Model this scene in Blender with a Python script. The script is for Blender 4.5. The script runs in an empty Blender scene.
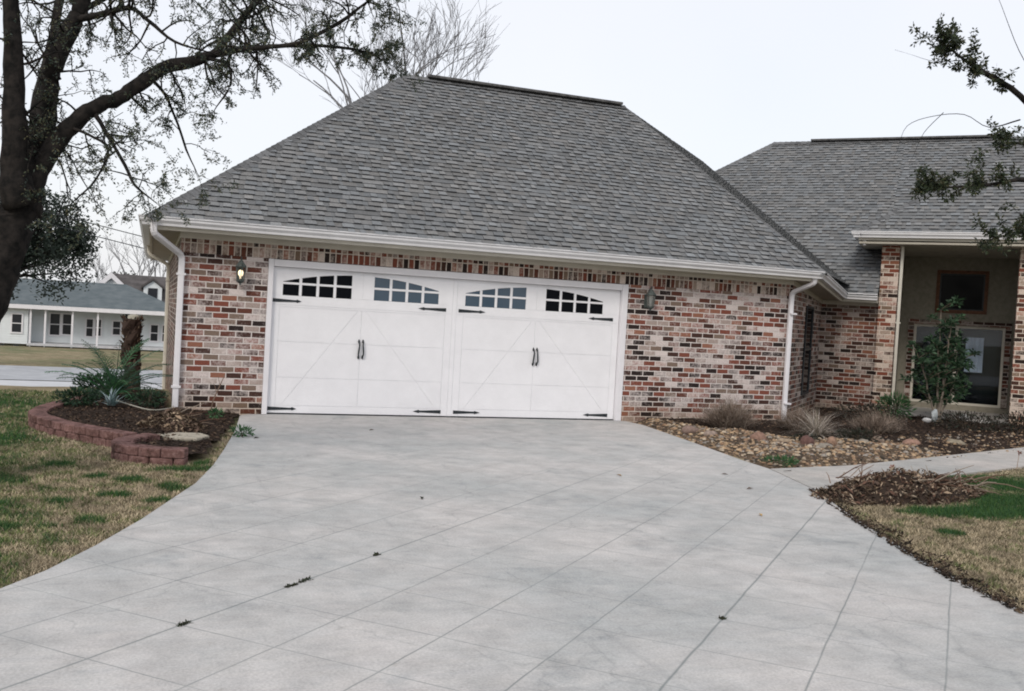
import bpy, math, random
import numpy as np
from mathutils import Vector, Matrix, noise
random.seed(7); rng = np.random.default_rng(7)
sc = bpy.context.scene
S2 = math.sqrt(.5)
# ------------------------------------------------------------------ camera
cam_d = bpy.data.cameras.new('camera'); cam = bpy.data.objects.new('camera', cam_d)
sc.collection.objects.link(cam); sc.camera = cam
cam_d.sensor_width = 36; cam_d.lens = 979.12/1024*36; cam_d.clip_end = 3000; cam_d.clip_start = .05
Rw = [(0.937067941847379, -0.34452587740064144, 0.05661794912600893),
      (-0.04357114640464575, 0.0455012556545758, 0.9980136226198727),
      (0.3464177067687246, 0.9376734802345511, -0.027626380543292386)]
CAM = Vector((-1.5576, -14.2584, 1.5637))
m = Matrix(((Rw[0][0], Rw[1][0], -Rw[2][0], CAM.x), (Rw[0][1], Rw[1][1], -Rw[2][1], CAM.y),
            (Rw[0][2], Rw[1][2], -Rw[2][2], CAM.z), (0, 0, 0, 1)))
cam.matrix_world = m
# ------------------------------------------------------------------ sky and sun (pale overcast)
SUN_AZ = math.radians(218); SUN_EL = math.radians(38)      # compass style, from +y clockwise
w = bpy.data.worlds.new('World'); sc.world = w; w.use_nodes = True
nt = w.node_tree; nt.nodes.clear()
out = nt.nodes.new('ShaderNodeOutputWorld'); add = nt.nodes.new('ShaderNodeAddShader')
b1 = nt.nodes.new('ShaderNodeBackground'); b2 = nt.nodes.new('ShaderNodeBackground')
sky = nt.nodes.new('ShaderNodeTexSky'); sky.sky_type = 'NISHITA'; sky.sun_disc = False
sky.sun_elevation = SUN_EL; sky.sun_rotation = SUN_AZ; sky.dust_density = 3
nt.links.new(sky.outputs[0], b1.inputs[0]); b1.inputs[1].default_value = .035
# cloud deck: broad soft variation
tc = nt.nodes.new('ShaderNodeTexCoord'); nz = nt.nodes.new('ShaderNodeTexNoise'); nz.inputs['Scale'].default_value = 1.6
nz.inputs['Detail'].default_value = 3
rp = nt.nodes.new('ShaderNodeValToRGB')
rp.color_ramp.elements[0].position = .3; rp.color_ramp.elements[0].color = (.76, .785, .82, 1)
rp.color_ramp.elements[1].position = .62; rp.color_ramp.elements[1].color = (.845, .84, .86, 1)
nt.links.new(tc.outputs['Generated'], nz.inputs['Vector']); nt.links.new(nz.outputs[0], rp.inputs[0])
nt.links.new(rp.outputs[0], b2.inputs[0]); b2.inputs[1].default_value = 1.0
nt.links.new(b1.outputs[0], add.inputs[0]); nt.links.new(b2.outputs[0], add.inputs[1]); nt.links.new(add.outputs[0], out.inputs[0])
sl = bpy.data.lights.new('sun', 'SUN'); sl.energy = 1.5; sl.angle = math.radians(16); sl.color = (1, .94, .86)
so = bpy.data.objects.new('sun', sl); sc.collection.objects.link(so)
sd = Vector((math.sin(SUN_AZ)*math.cos(SUN_EL), math.cos(SUN_AZ)*math.cos(SUN_EL), math.sin(SUN_EL)))
so.rotation_euler = (-sd).to_track_quat('-Z', 'Y').to_euler(); so.location = (-6, -20, 20)
sc.view_settings.view_transform = 'Standard'; sc.view_settings.look = 'None'
sc.view_settings.exposure = 0; sc.view_settings.gamma = 1; sc.view_settings.use_curve_mapping = False

# ------------------------------------------------------------------ materials
def new_mat(name):
    mt = bpy.data.materials.new(name); mt.use_nodes = True
    n = mt.node_tree; b = n.nodes['Principled BSDF']
    return mt, n, b
def N(n, t, **k):
    x = n.nodes.new(t)
    for a, v in k.items():
        if a.startswith('i_'): x.inputs[a[2:].replace('_', ' ')].default_value = v
        else: setattr(x, a, v)
    return x
def ramp(n, stops, interp='LINEAR'):
    r = n.nodes.new('ShaderNodeValToRGB'); cr = r.color_ramp; cr.interpolation = interp
    while len(cr.elements) < len(stops): cr.elements.new(.5)
    for e, (p, c) in zip(cr.elements, stops):
        e.position = p; e.color = (*c, 1) if len(c) == 3 else c
    return r
def mixc(n, fac, a, b, blend='MIX'):
    x = n.nodes.new('ShaderNodeMix'); x.data_type = 'RGBA'; x.blend_type = blend
    for sock, v in ((x.inputs[0], fac), (x.inputs[6], a), (x.inputs[7], b)):
        if isinstance(v, (int, float)): sock.default_value = v
        elif isinstance(v, tuple): sock.default_value = (*v, 1)
        else: n.links.new(v, sock)
    return x.outputs[2]
def pos(n): return n.nodes.new('ShaderNodeNewGeometry').outputs['Position']
def noise_f(n, scale, detail=4, rough=.6, vec=None):
    x = N(n, 'ShaderNodeTexNoise'); x.inputs['Scale'].default_value = scale; x.inputs['Detail'].default_value = detail
    x.inputs['Roughness'].default_value = rough
    n.links.new(vec if vec is not None else pos(n), x.inputs['Vector']); return x.outputs[0]
def bump(n, b, h, strength=.3, dist=.01):
    x = n.nodes.new('ShaderNodeBump'); x.inputs['Strength'].default_value = strength; x.inputs['Distance'].default_value = dist
    n.links.new(h, x.inputs['Height']); n.links.new(x.outputs[0], b.inputs['Normal'])
def mathn(n, op, a, b=None, c=None):
    x = n.nodes.new('ShaderNodeMath'); x.operation = op
    for i, v in enumerate((a, b, c)):
        if v is None: continue
        if isinstance(v, (int, float)): x.inputs[i].default_value = v
        else: n.links.new(v, x.inputs[i])
    return x.outputs[0]
def noisy(name, c1, c2, scale=8, rough=.7, bs=.0, spec=.3, lo=.35, hi=.65, bscale=None):
    mt, n, b = new_mat(name)
    f = noise_f(n, scale); r = ramp(n, [(lo, c1), (hi, c2)]); n.links.new(f, r.inputs[0])
    n.links.new(r.outputs[0], b.inputs['Base Color']); b.inputs['Roughness'].default_value = rough
    b.inputs['Specular IOR Level'].default_value = spec
    if bs: bump(n, b, noise_f(n, bscale or scale*3), bs)
    return mt
def vcol(name, rough=.8, spec=.2, extra=None, trans=0.):
    mt, n, b = new_mat(name)
    a = n.nodes.new('ShaderNodeAttribute'); a.attribute_name = 'Col'; col = a.outputs['Color']
    if extra:
        f = noise_f(n, extra[0], 3); r = ramp(n, [(.3, (extra[1],)*3), (.7, (extra[2],)*3)]); n.links.new(f, r.inputs[0])
        col = mixc(n, 1., col, r.outputs[0], 'MULTIPLY')
    n.links.new(col, b.inputs['Base Color']); b.inputs['Roughness'].default_value = rough
    b.inputs['Specular IOR Level'].default_value = spec
    if trans:
        t = n.nodes.new('ShaderNodeBsdfTranslucent'); n.links.new(col, t.inputs[0])
        mx = n.nodes.new('ShaderNodeMixShader'); mx.inputs[0].default_value = trans
        n.links.new(b.outputs[0], mx.inputs[1]); n.links.new(t.outputs[0], mx.inputs[2])
        n.links.new(mx.outputs[0], n.nodes['Material Output'].inputs[0])
    return mt
def brick_mat(name, rh=.0835, bw=.215, wash=.5, dark=1., swap=False, warm=0):
    mt, n, b = new_mat(name)
    uv = n.nodes.new('ShaderNodeUVMap').outputs[0]
    # slight waviness of the hand laid courses
    wn = N(n, 'ShaderNodeTexNoise'); wn.inputs['Scale'].default_value = 9; wn.inputs['Detail'].default_value = 2; n.links.new(uv, wn.inputs['Vector'])
    vm = n.nodes.new('ShaderNodeVectorMath'); vm.operation = 'MULTIPLY_ADD'
    n.links.new(wn.outputs['Color'], vm.inputs[0]); vm.inputs[1].default_value = (.012, .012, 0); n.links.new(uv, vm.inputs[2])
    vec = vm.outputs[0]
    br = n.nodes.new('ShaderNodeTexBrick'); n.links.new(vec, br.inputs['Vector'])
    br.offset = .5; br.squash = 1
    br.inputs['Color1'].default_value = (0, 0, 0, 1); br.inputs['Color2'].default_value = (1, 1, 1, 1); br.inputs['Mortar'].default_value = (.5, .5, .5, 1)
    br.inputs['Scale'].default_value = 1; br.inputs['Mortar Size'].default_value = .0085; br.inputs['Mortar Smooth'].default_value = .25
    br.inputs['Brick Width'].default_value = bw; br.inputs['Row Height'].default_value = rh
    if swap: br.offset = 0
    r = ramp(n, [(0, (.028, .020, .019)), (.18, (.062, .033, .027)), (.36, (.125, .050, .036)), (.54, (.20, .070, .050)), (.72, (.27, .125, .085)),
                 (.80, (.20, .15, .12)), (.88, (.36, .30, .27)), (.945, (.60, .54, .52))], 'CONSTANT')
    sep = n.nodes.new('ShaderNodeSeparateColor'); n.links.new(br.outputs['Color'], sep.inputs[0]); tint = sep.outputs[0]
    n.links.new(tint, r.inputs[0])
    fine = noise_f(n, 60, 5, .7); rf = ramp(n, [(.3, (.6, .6, .6)), (.7, (1.25, 1.2, 1.2))]); n.links.new(fine, rf.inputs[0])
    c = mixc(n, 1., r.outputs[0], rf.outputs[0], 'MULTIPLY')
    # lime wash and old mortar smeared over the reclaimed brick
    big = noise_f(n, 1.7, 4, .7); mid = noise_f(n, 26, 5, .75)
    t2 = mathn(n, 'MULTIPLY', mathn(n, 'FRACT', mathn(n, 'MULTIPLY', tint, 17.31)), .42)
    ws = mathn(n, 'ADD', mathn(n, 'MULTIPLY', big, .9), mathn(n, 'ADD', mathn(n, 'MULTIPLY', mid, .8), t2))
    rw = ramp(n, [(.48, (0, 0, 0)), (.64, (1, 1, 1))])
    n.links.new(mathn(n, 'ADD', mathn(n, 'MULTIPLY', ws, .58), -.11+.12*wash), rw.inputs[0])
    c = mixc(n, mathn(n, 'MULTIPLY', rw.outputs[0], .85), c, (.62, .55, .53))
    mo = ramp(n, [(.3, (.52, .47, .44)), (.7, (.70, .65, .63))]); n.links.new(noise_f(n, 14), mo.inputs[0])
    c = mixc(n, br.outputs['Fac'], c, mo.outputs[0])
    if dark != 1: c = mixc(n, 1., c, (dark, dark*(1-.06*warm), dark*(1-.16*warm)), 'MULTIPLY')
    # damp, dirty foot of the wall
    sp = n.nodes.new('ShaderNodeSeparateXYZ'); n.links.new(pos(n), sp.inputs[0])
    ft = ramp(n, [(0, (.72, .62, .50)), (1, (1, 1, 1))])
    n.links.new(mathn(n, 'ADD', mathn(n, 'MULTIPLY', sp.outputs[2], 2.2), mathn(n, 'MULTIPLY', big, .4)), ft.inputs[0])
    c = mixc(n, 1., c, ft.outputs[0], 'MULTIPLY')
    n.links.new(c, b.inputs['Base Color']); b.inputs['Roughness'].default_value = .9; b.inputs['Specular IOR Level'].default_value = .2
    h = mathn(n, 'ADD', mathn(n, 'MULTIPLY', br.outputs['Fac'], -1.), mathn(n, 'MULTIPLY', mid, .5))
    bump(n, b, h, .7, .012)
    return mt

M = {}
M['brick'] = brick_mat('brick', wash=-.12)
M['brick_house'] = brick_mat('brick_house', wash=-.3, dark=.72, warm=.5)  # less wash, and the walls' shade darkened into the brick colour
M['brick_column'] = brick_mat('brick_column', wash=-.05, warm=1, dark=.98)
M['soldier'] = brick_mat('soldier', rh=.215, bw=.0835, wash=-.15, swap=True, warm=.8, dark=.9)
def paint(name, col, rough=.5, dirt=.9):
    mt, n, b = new_mat(name)
    f = noise_f(n, 3, 6, .7); r = ramp(n, [(.3, tuple(c*dirt for c in col)), (.65, col)]); n.links.new(f, r.inputs[0])
    f2 = noise_f(n, 90, 2); r2 = ramp(n, [(.3, (.95,)*3), (.7, (1,)*3)]); n.links.new(f2, r2.inputs[0])
    n.links.new(mixc(n, 1., r.outputs[0], r2.outputs[0], 'MULTIPLY'), b.inputs['Base Color'])
    b.inputs['Roughness'].default_value = rough; b.inputs['Specular IOR Level'].default_value = .35
    bump(n, b, f2, .08, .004)
    return mt
M['door_white'] = paint('door_white', (.79, .79, .82), .5, .93)
M['white'] = paint('white', (.74, .73, .76), .4, .9)
M['gutter'] = paint('gutter', (.68, .68, .70), .35, .85)
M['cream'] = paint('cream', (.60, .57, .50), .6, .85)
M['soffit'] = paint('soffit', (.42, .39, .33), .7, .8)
M['siding'] = paint('siding', (.70, .74, .76), .6, .92)
M['iron'] = noisy('iron', (.012, .018, .022), (.03, .035, .04), 30, .45)
M['iron_green'] = noisy('iron_green', (.035, .045, .045), (.09, .105, .10), 40, .5)
def glass(name, c, rough=.06, ior=1.7):
    mt, n, b = new_mat(name); b.inputs['Base Color'].default_value = (*c, 1); b.inputs['Roughness'].default_value = rough
    b.inputs['IOR'].default_value = ior; return mt
M['pane_dark'] = glass('pane_dark', (.004, .005, .007), .08, 1.12)
M['pane_blue'] = glass('pane_blue', (.035, .065, .10), .12, 1.6)
M['pane'] = glass('pane', (.006, .010, .018), .03, 1.38)
M['pane_far'] = glass('pane_far', (.02, .022, .028), .2, 1.4)
M['shingle'] = vcol('shingle', .95, .1, (55, .72, 1.25))
M['stucco'] = noisy('stucco', (.21, .195, .155), (.27, .25, .205), 12, .9, .3)
M['ridge'] = noisy('ridge', (.05, .05, .052), (.12, .12, .12), 9, .9, .3)
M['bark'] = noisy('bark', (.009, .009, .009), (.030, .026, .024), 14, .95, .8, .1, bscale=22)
M['bark_pale'] = noisy('bark_pale', (.13, .13, .14), (.22, .22, .23), 5, .9, .3, .1)
M['leaf'] = vcol('leaf', .55, .3, trans=.25)
M['litter'] = vcol('litter', .9, .1)
M['grass'] = vcol('grass', .8, .1, trans=.2)
M['roof_far'] = noisy('roof_far', (.08, .10, .11), (.12, .14, .15), 1.5, .9, .2)
M['roof_far_dark'] = noisy('roof_far_dark', (.06, .055, .055), (.11, .10, .10), 1.5, .9, .2)
M['rubber'] = noisy('rubber', (.25, .24, .20), (.32, .30, .26), 9, .5)
M['bulb'] = None
mt, n, b = new_mat('lit_bulb'); b.inputs['Base Color'].default_value = (1, .9, .7, 1)
b.inputs['Emission Color'].default_value = (1, .80, .50, 1); b.inputs['Emission Strength'].default_value = 1.2; M['bulb'] = mt
mt, n, b = new_mat('lantern_glass'); b.inputs['Base Color'].default_value = (.35, .36, .34, 1); b.inputs['Roughness'].default_value = .25
b.inputs['Transmission Weight'].default_value = .6; M['lantern_glass'] = mt
# retaining block
def block_mat():
    mt, n, b = new_mat('garden_block')
    f = noise_f(n, 22, 6, .75); r = ramp(n, [(.3, (.12, .065, .060)), (.5, (.20, .112, .102)), (.72, (.34, .22, .205))]); n.links.new(f, r.inputs[0])
    f2 = noise_f(n, 2.5); r2 = ramp(n, [(.35, (.75, .75, .75)), (.65, (1.1, 1.1, 1.1))]); n.links.new(f2, r2.inputs[0])
    f4 = noise_f(n, 6, 6, .8); r4 = ramp(n, [(.48, (1, 1, 1)), (.62, (.42, .42, .40))]); n.links.new(f4, r4.inputs[0])
    n.links.new(mixc(n, 1., mixc(n, 1., r.outputs[0], r2.outputs[0], 'MULTIPLY'), r4.outputs[0], 'MULTIPLY'), b.inputs['Base Color']); b.inputs['Roughness'].default_value = .95
    b.inputs['Specular IOR Level'].default_value = .1; bump(n, b, f, .9, .025); return mt
M['block'] = block_mat()
# concrete of the driveway: 0.56 m grid of joints laid at 45 degrees
def concrete(name, grid=True, base=(.45, .443, .436)):
    mt, n, b = new_mat(name)
    P = pos(n); sp = n.nodes.new('ShaderNodeSeparateXYZ'); n.links.new(P, sp.inputs[0]); X, Yc = sp.outputs[0], sp.outputs[1]
    big = noise_f(n, .55, 5, .65); mid = noise_f(n, 3.2, 6, .7); fine = noise_f(n, 70, 3, .7); spk = noise_f(n, 190, 2, .6)
    r1 = ramp(n, [(.32, tuple(c*.84 for c in base)), (.62, tuple(c*1.1 for c in base))]); n.links.new(mid, r1.inputs[0])
    r2 = ramp(n, [(.34, (.82, .85, .86)), (.62, (1.09, 1.06, 1.05))]); n.links.new(big, r2.inputs[0])
    r3 = ramp(n, [(.3, (.80,)*3), (.65, (1.08,)*3)]); n.links.new(fine, r3.inputs[0])
    c = mixc(n, 1., mixc(n, 1., r1.outputs[0], r2.outputs[0], 'MULTIPLY'), r3.outputs[0], 'MULTIPLY')
    # broom drags: stretched noise parallel to the door
    mp = n.nodes.new('ShaderNodeMapping'); mp.inputs['Scale'].default_value = (1.0, 7, 1); n.links.new(P, mp.inputs[0])
    br = noise_f(n, 2.2, 5, .7, mp.outputs[0]); r4 = ramp(n, [(.35, (.93, .94, .95)), (.6, (1.03, 1.03, 1.02))]); n.links.new(br, r4.inputs[0])
    c = mixc(n, .8, c, mixc(n, 1., c, r4.outputs[0], 'MULTIPLY'))
    st = ramp(n, [(.56, (1, 1, 1)), (.72, (.74, .77, .79))]); n.links.new(noise_f(n, 1.3, 5, .75), st.inputs[0])
    c = mixc(n, 1., c, st.outputs[0], 'MULTIPLY')
    sp2 = ramp(n, [(.60, (1, 1, 1)), (.70, (.66, .65, .62))]); n.links.new(noise_f(n, 7, 6, .8), sp2.inputs[0]); c = mixc(n, .8, c, mixc(n, 1., c, sp2.outputs[0], 'MULTIPLY'))
    sp3 = ramp(n, [(.27, (.70, .74, .76)), (.40, (1, 1, 1))]); n.links.new(spk, sp3.inputs[0]); c = mixc(n, .8, c, mixc(n, 1., c, sp3.outputs[0], 'MULTIPLY'))
    # hairline cracks and old tyre scuffs
    vo = n.nodes.new('ShaderNodeTexVoronoi'); vo.feature = 'DISTANCE_TO_EDGE'; vo.inputs['Scale'].default_value = .55
    vw = n.nodes.new('ShaderNodeVectorMath'); vw.operation = 'MULTIPLY_ADD'; wn = N(n, 'ShaderNodeTexNoise'); wn.inputs['Scale'].default_value = 2.5; wn.inputs['Detail'].default_value = 6
    n.links.new(P, wn.inputs['Vector']); n.links.new(wn.outputs['Color'], vw.inputs[0]); vw.inputs[1].default_value = (.7, .7, 0); n.links.new(P, vw.inputs[2]); n.links.new(vw.outputs[0], vo.inputs['Vector'])
    ck = ramp(n, [(0, (.62, .64, .65)), (.006, (1, 1, 1))]); n.links.new(vo.outputs['Distance'], ck.inputs[0])
    c = mixc(n, mathn(n, 'MULTIPLY', r2.outputs[0], .45), c, mixc(n, 1., c, ck.outputs[0], 'MULTIPLY'))
    m2 = n.nodes.new('ShaderNodeMapping'); m2.inputs['Rotation'].default_value = (0, 0, .12); m2.inputs['Scale'].default_value = (4.5, .35, 1); n.links.new(P, m2.inputs[0])
    ty_ = ramp(n, [(.60, (1, 1, 1)), (.75, (.82, .83, .84))]); n.links.new(noise_f(n, 1.1, 5, .7, m2.outputs[0]), ty_.inputs[0]); c = mixc(n, 1., c, ty_.outputs[0], 'MULTIPLY')
    h = mathn(n, 'MULTIPLY', spk, .15)
    if grid:
        wob = mathn(n, 'MULTIPLY', mathn(n, 'SUBTRACT', noise_f(n, 2.2, 2), .5), .02)
        A = mathn(n, 'ADD', mathn(n, 'MULTIPLY', mathn(n, 'SUBTRACT', X, Yc), S2), wob)
        Bc = mathn(n, 'ADD', mathn(n, 'MULTIPLY', mathn(n, 'ADD', X, Yc), S2), wob)
        def line(v, off, step, wd):
            t = mathn(n, 'DIVIDE', mathn(n, 'SUBTRACT', v, off), step)
            d = mathn(n, 'ABSOLUTE', mathn(n, 'SUBTRACT', mathn(n, 'FRACT', mathn(n, 'ADD', t, .5)), .5))
            q = mathn(n, 'DIVIDE', mathn(n, 'MULTIPLY', d, step), wd)
            return mathn(n, 'MAXIMUM', mathn(n, 'SUBTRACT', 1., q), 0.)
        la = line(A, 5.09, .559, .0075); lb = line(Bc, -8.13, .559, .0065); lA = line(A, 5.65, 2.235, .0105)
        vis = ramp(n, [(.36, (.30,)*3), (.6, (1,)*3)]); n.links.new(noise_f(n, 1.1, 3), vis.inputs[0])
        lb = mathn(n, 'MULTIPLY', lb, mathn(n, 'MULTIPLY', vis.outputs[0], .95))
        la = mathn(n, 'MULTIPLY', la, mathn(n, 'ADD', mathn(n, 'MULTIPLY', vis.outputs[0], .6), .4))
        # joints are swept clean and faint towards the garage
        fade = mathn(n, 'MINIMUM', 1., mathn(n, 'MAXIMUM', .12, mathn(n, 'DIVIDE', mathn(n, 'SUBTRACT', -1.5, Yc), 5.)))
        lb = mathn(n, 'MULTIPLY', lb, fade); la = mathn(n, 'MULTIPLY', la, mathn(n, 'MAXIMUM', fade, .3))
        L = mathn(n, 'MAXIMUM', mathn(n, 'MAXIMUM', la, lb), mathn(n, 'MULTIPLY', lA, mathn(n, 'MAXIMUM', fade, .4)))
        c = mixc(n, mathn(n, 'MINIMUM', mathn(n, 'MULTIPLY', L, mathn(n, 'ADD', .35, mathn(n, 'MULTIPLY', fine, .8))), 1.), c, (.13, .155, .155))
        h = mathn(n, 'SUBTRACT', h, mathn(n, 'MULTIPLY', L, 1.))
    n.links.new(c, b.inputs['Base Color']); b.inputs['Roughness'].default_value = .85; b.inputs['Specular IOR Level'].default_value = .25
    bump(n, b, h, .35, .006)
    return mt
M['concrete'] = concrete('concrete')
M['walk'] = concrete('walk', False, (.43, .41, .39))
M['road'] = noisy('road', (.30, .31, .33), (.40, .41, .43), 2, .9, .2)
M['sidewalk'] = noisy('sidewalk', (.44, .45, .47), (.52, .52, .54), 2, .9, .2)
def ground_mat():
    mt, n, b = new_mat('ground')
    f = noise_f(n, 2.2, 6, .7); r = ramp(n, [(.30, (.10, .085, .055)), (.45, (.23, .19, .12)), (.65, (.36, .30, .20))]); n.links.new(f, r.inputs[0])
    g = noise_f(n, .35, 4, .6); gr = ramp(n, [(.46, (0, 0, 0)), (.62, (1, 1, 1))]); n.links.new(g, gr.inputs[0])
    c = mixc(n, mathn(n, 'MULTIPLY', gr.outputs[0], .55), r.outputs[0], (.075, .125, .055))
    f3 = noise_f(n, 40, 4, .7); r3 = ramp(n, [(.3, (.65,)*3), (.7, (1.2,)*3)]); n.links.new(f3, r3.inputs[0])
    n.links.new(mixc(n, 1., c, r3.outputs[0], 'MULTIPLY'), b.inputs['Base Color']); b.inputs['Roughness'].default_value = 1
    b.inputs['Specular IOR Level'].default_value = .05; bump(n, b, f3, .6, .03); return mt
M['ground'] = ground_mat()
M['mulch'] = noisy('mulch', (.018, .013, .011), (.055, .040, .032), 30, 1, .9, .05)
M['gravel_base'] = noisy('gravel_base', (.05, .036, .027), (.16, .12, .085), 25, 1, .9, .05)
M['stone'] = vcol('stone', .9, .15, (25, .7, 1.25))

# ------------------------------------------------------------------ mesh builder and tagging
class MB:
    def __init__(s): s.v = []; s.f = []; s.c = []
    def quad(s, pts, col=(1, 1, 1)):
        i = len(s.v); s.v += [tuple(p) for p in pts]; s.f.append(tuple(range(i, i+len(pts)))); s.c.append(col)
    def mesh(s, vs, fs, col=(1, 1, 1)):
        i = len(s.v); s.v += [tuple(p) for p in vs]
        for f in fs: s.f.append(tuple(j+i for j in f)); s.c.append(col)
    def obox(s, o, ux, uy, uz, col=(1, 1, 1)):      # corner + three edge vectors
        o, ux, uy, uz = map(Vector, (o, ux, uy, uz))
        v = [o, o+ux, o+ux+uy, o+uy, o+uz, o+ux+uz, o+ux+uy+uz, o+uy+uz]
        f = [(0, 3, 2, 1), (4, 5, 6, 7), (0, 1, 5, 4), (1, 2, 6, 5), (2, 3, 7, 6), (3, 0, 4, 7)]
        if ux.cross(uy).dot(uz) < 0: f = [tuple(reversed(q)) for q in f]
        s.mesh(v, f, col)
    def box(s, x0, x1, y0, y1, z0, z1, col=(1, 1, 1)):
        s.obox((x0, y0, z0), (x1-x0, 0, 0), (0, y1-y0, 0), (0, 0, z1-z0), col)
    def prism(s, poly, vec, col=(1, 1, 1)):          # extrude a 3D polygon
        n = len(poly); a = [Vector(p) for p in poly]; v = Vector(vec)
        nm = Vector((0, 0, 0))
        for i in range(n): nm += a[i].cross(a[(i+1) % n])
        if nm.dot(v) < 0: a.reverse()
        b = [p+v for p in a]
        fs = [tuple(range(n-1, -1, -1)), tuple(range(n, 2*n))]+[(i, (i+1) % n, (i+1) % n+n, i+n) for i in range(n)]
        s.mesh(a+b, fs, col)
    def tube(s, pts, rad, seg=6, col=(1, 1, 1), cap=True, wob=0.):
        pts = [Vector(p) for p in pts]; rings = []
        up = Vector((.13, .21, .97))
        for i, p in enumerate(pts):
            d = (pts[min(i+1, len(pts)-1)]-pts[max(i-1, 0)]).normalized()
            x = d.cross(up)
            if x.length < .15: x = d.cross(Vector((1, 0, 0)))
            x.normalize(); y = d.cross(x)
            r = rad[i] if isinstance(rad, (list, tuple)) else rad
            rings.append([p+(x*math.cos(t)+y*math.sin(t))*r*(1+wob*noise.noise(p*6+Vector((t, 0, 0)))) for t in [2*math.pi*k/seg for k in range(seg)]])
        v = [q for rg in rings for q in rg]; f = []
        for i in range(len(pts)-1):
            for k in range(seg):
                f.append((i*seg+k, i*seg+(k+1) % seg, (i+1)*seg+(k+1) % seg, (i+1)*seg+k))
        if cap: f.append(tuple(range(seg-1, -1, -1))); f.append(tuple(range((len(pts)-1)*seg, len(pts)*seg)))
        s.mesh(v, f, col)
    def lathe(s, c, prof, seg=10, col=(1, 1, 1)):
        c = Vector(c); v = []; f = []
        for r, z in prof:
            for k in range(seg):
                t = 2*math.pi*(k+.5)/seg; v.append(c+Vector((r*math.cos(t), r*math.sin(t), z)))
        for i in range(len(prof)-1):
            for k in range(seg): f.append((i*seg+k, i*seg+(k+1) % seg, (i+1)*seg+(k+1) % seg, (i+1)*seg+k))
        f.append(tuple(range(seg-1, -1, -1))); f.append(tuple(range((len(prof)-1)*seg, len(prof)*seg)))
        s.mesh(v, f, col)
    def build(s, name, mats, parent=None, origin=None, smooth=False, mi=None, bevel=0.):
        me = bpy.data.meshes.new(name); org = Vector(origin or (0, 0, 0))
        if parent is not None: org = Vector(wloc(parent))
        va = np.array(s.v, dtype=np.float64)
        me.from_pydata((va-np.array(org)).tolist(), [], s.f)
        if not isinstance(mats, (list, tuple)): mats = [mats]
        for q in mats: me.materials.append(q)
        if mi: me.polygons.foreach_set('material_index', mi)
        # uv in metres, along and up each face
        uvl = me.uv_layers.new(name='UVMap'); cl = me.color_attributes.new('Col', 'FLOAT_COLOR', 'CORNER')
        uv = []; cc = []
        if len(s.f) < 60000:
            for p in me.polygons:
                nn = p.normal
                if abs(nn.z) > .92: t = Vector((1, 0, 0)); q = Vector((0, 1, 0))
                else:
                    t = Vector((-nn.y, nn.x, 0)).normalized(); q = nn.cross(t)
                for vi in p.vertices:
                    P = Vector(s.v[vi]); uv += [P.dot(t), P.dot(q)]
            me.uv_layers['UVMap'].data.foreach_set('uv', uv)
        ls = [len(f) for f in s.f]
        cl = me.color_attributes['Col']; ca = np.repeat(np.c_[np.array(s.c, dtype=np.float32), np.ones(len(s.f), np.float32)], ls, axis=0)
        cl.data.foreach_set('color', ca.ravel())
        if smooth: me.polygons.foreach_set('use_smooth', [True]*len(me.polygons))
        o = bpy.data.objects.new(name, me); sc.collection.objects.link(o); o.location = org
        if parent is not None: o.parent = parent; o.location = (0, 0, 0)
        if bevel:
            bv = o.modifiers.new('bevel', 'BEVEL'); bv.width = bevel; bv.segments = 2; bv.limit_method = 'ANGLE'
        return o
def wloc(o):
    l = Vector(o.location); p = o.parent
    while p is not None: l += p.location; p = p.parent
    return l
def tag(o, label=None, cat=None, group=None, kind=None):
    if label: o['label'] = label
    if cat: o['category'] = cat
    if group: o['group'] = group
    if kind: o['kind'] = kind
    return o
def thing(name, label, cat, loc=(0, 0, 0), group=None, kind=None):
    o = bpy.data.objects.new(name, None); sc.collection.objects.link(o); o.location = loc; o.empty_display_size = .2
    return tag(o, label, cat, group, kind)
def ab(a, b, z=0.): return Vector(((a+b)*S2, (b-a)*S2, z))
AV = Vector((S2, -S2, 0)); BV = Vector((S2, S2, 0)); ZV = Vector((0, 0, 1))

# ------------------------------------------------------------------ ground
def gz(x, y):
    if y <= 3: z = 0
    elif y < 14: t = (y-3)/11; z = -1.05*(t*t*(3-2*t))
    elif y < 25: z = -1.05-.15*(y-14)/11
    elif y < 60: z = -1.2-1.0*(y-25)/35
    else: z = -2.2-.8*min(1, (y-60)/200)
    return z-.03
def dense(a, b, st): return list(np.arange(a, b, st))
xs = [-1500, -600, -250, -120, -60]+dense(-40, -12, 4)+dense(-12, 16, .5)+dense(16, 60, 6)+[120, 300, 700, 1500]
ys = [-1500, -500, -200, -80, -40]+dense(-25, -10, 1.5)+dense(-10, 5, .5)+dense(5, 30, 1)+dense(30, 90, 6)+[90, 150, 260, 500, 900, 1500]
g = MB(); g.v = [(x, y, gz(x, y)+(.012*noise.noise(Vector((x*1.3, y*1.3, 0))) if abs(x) < 20 and abs(y) < 20 else 0)) for y in ys for x in xs]
nx = len(xs)
for j in range(len(ys)-1):
    for i in range(nx-1): g.f.append((j*nx+i, j*nx+i+1, (j+1)*nx+i+1, (j+1)*nx+i)); g.c.append((1, 1, 1))
tag(g.build('ground', M['ground'], smooth=True), kind='structure')
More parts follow.
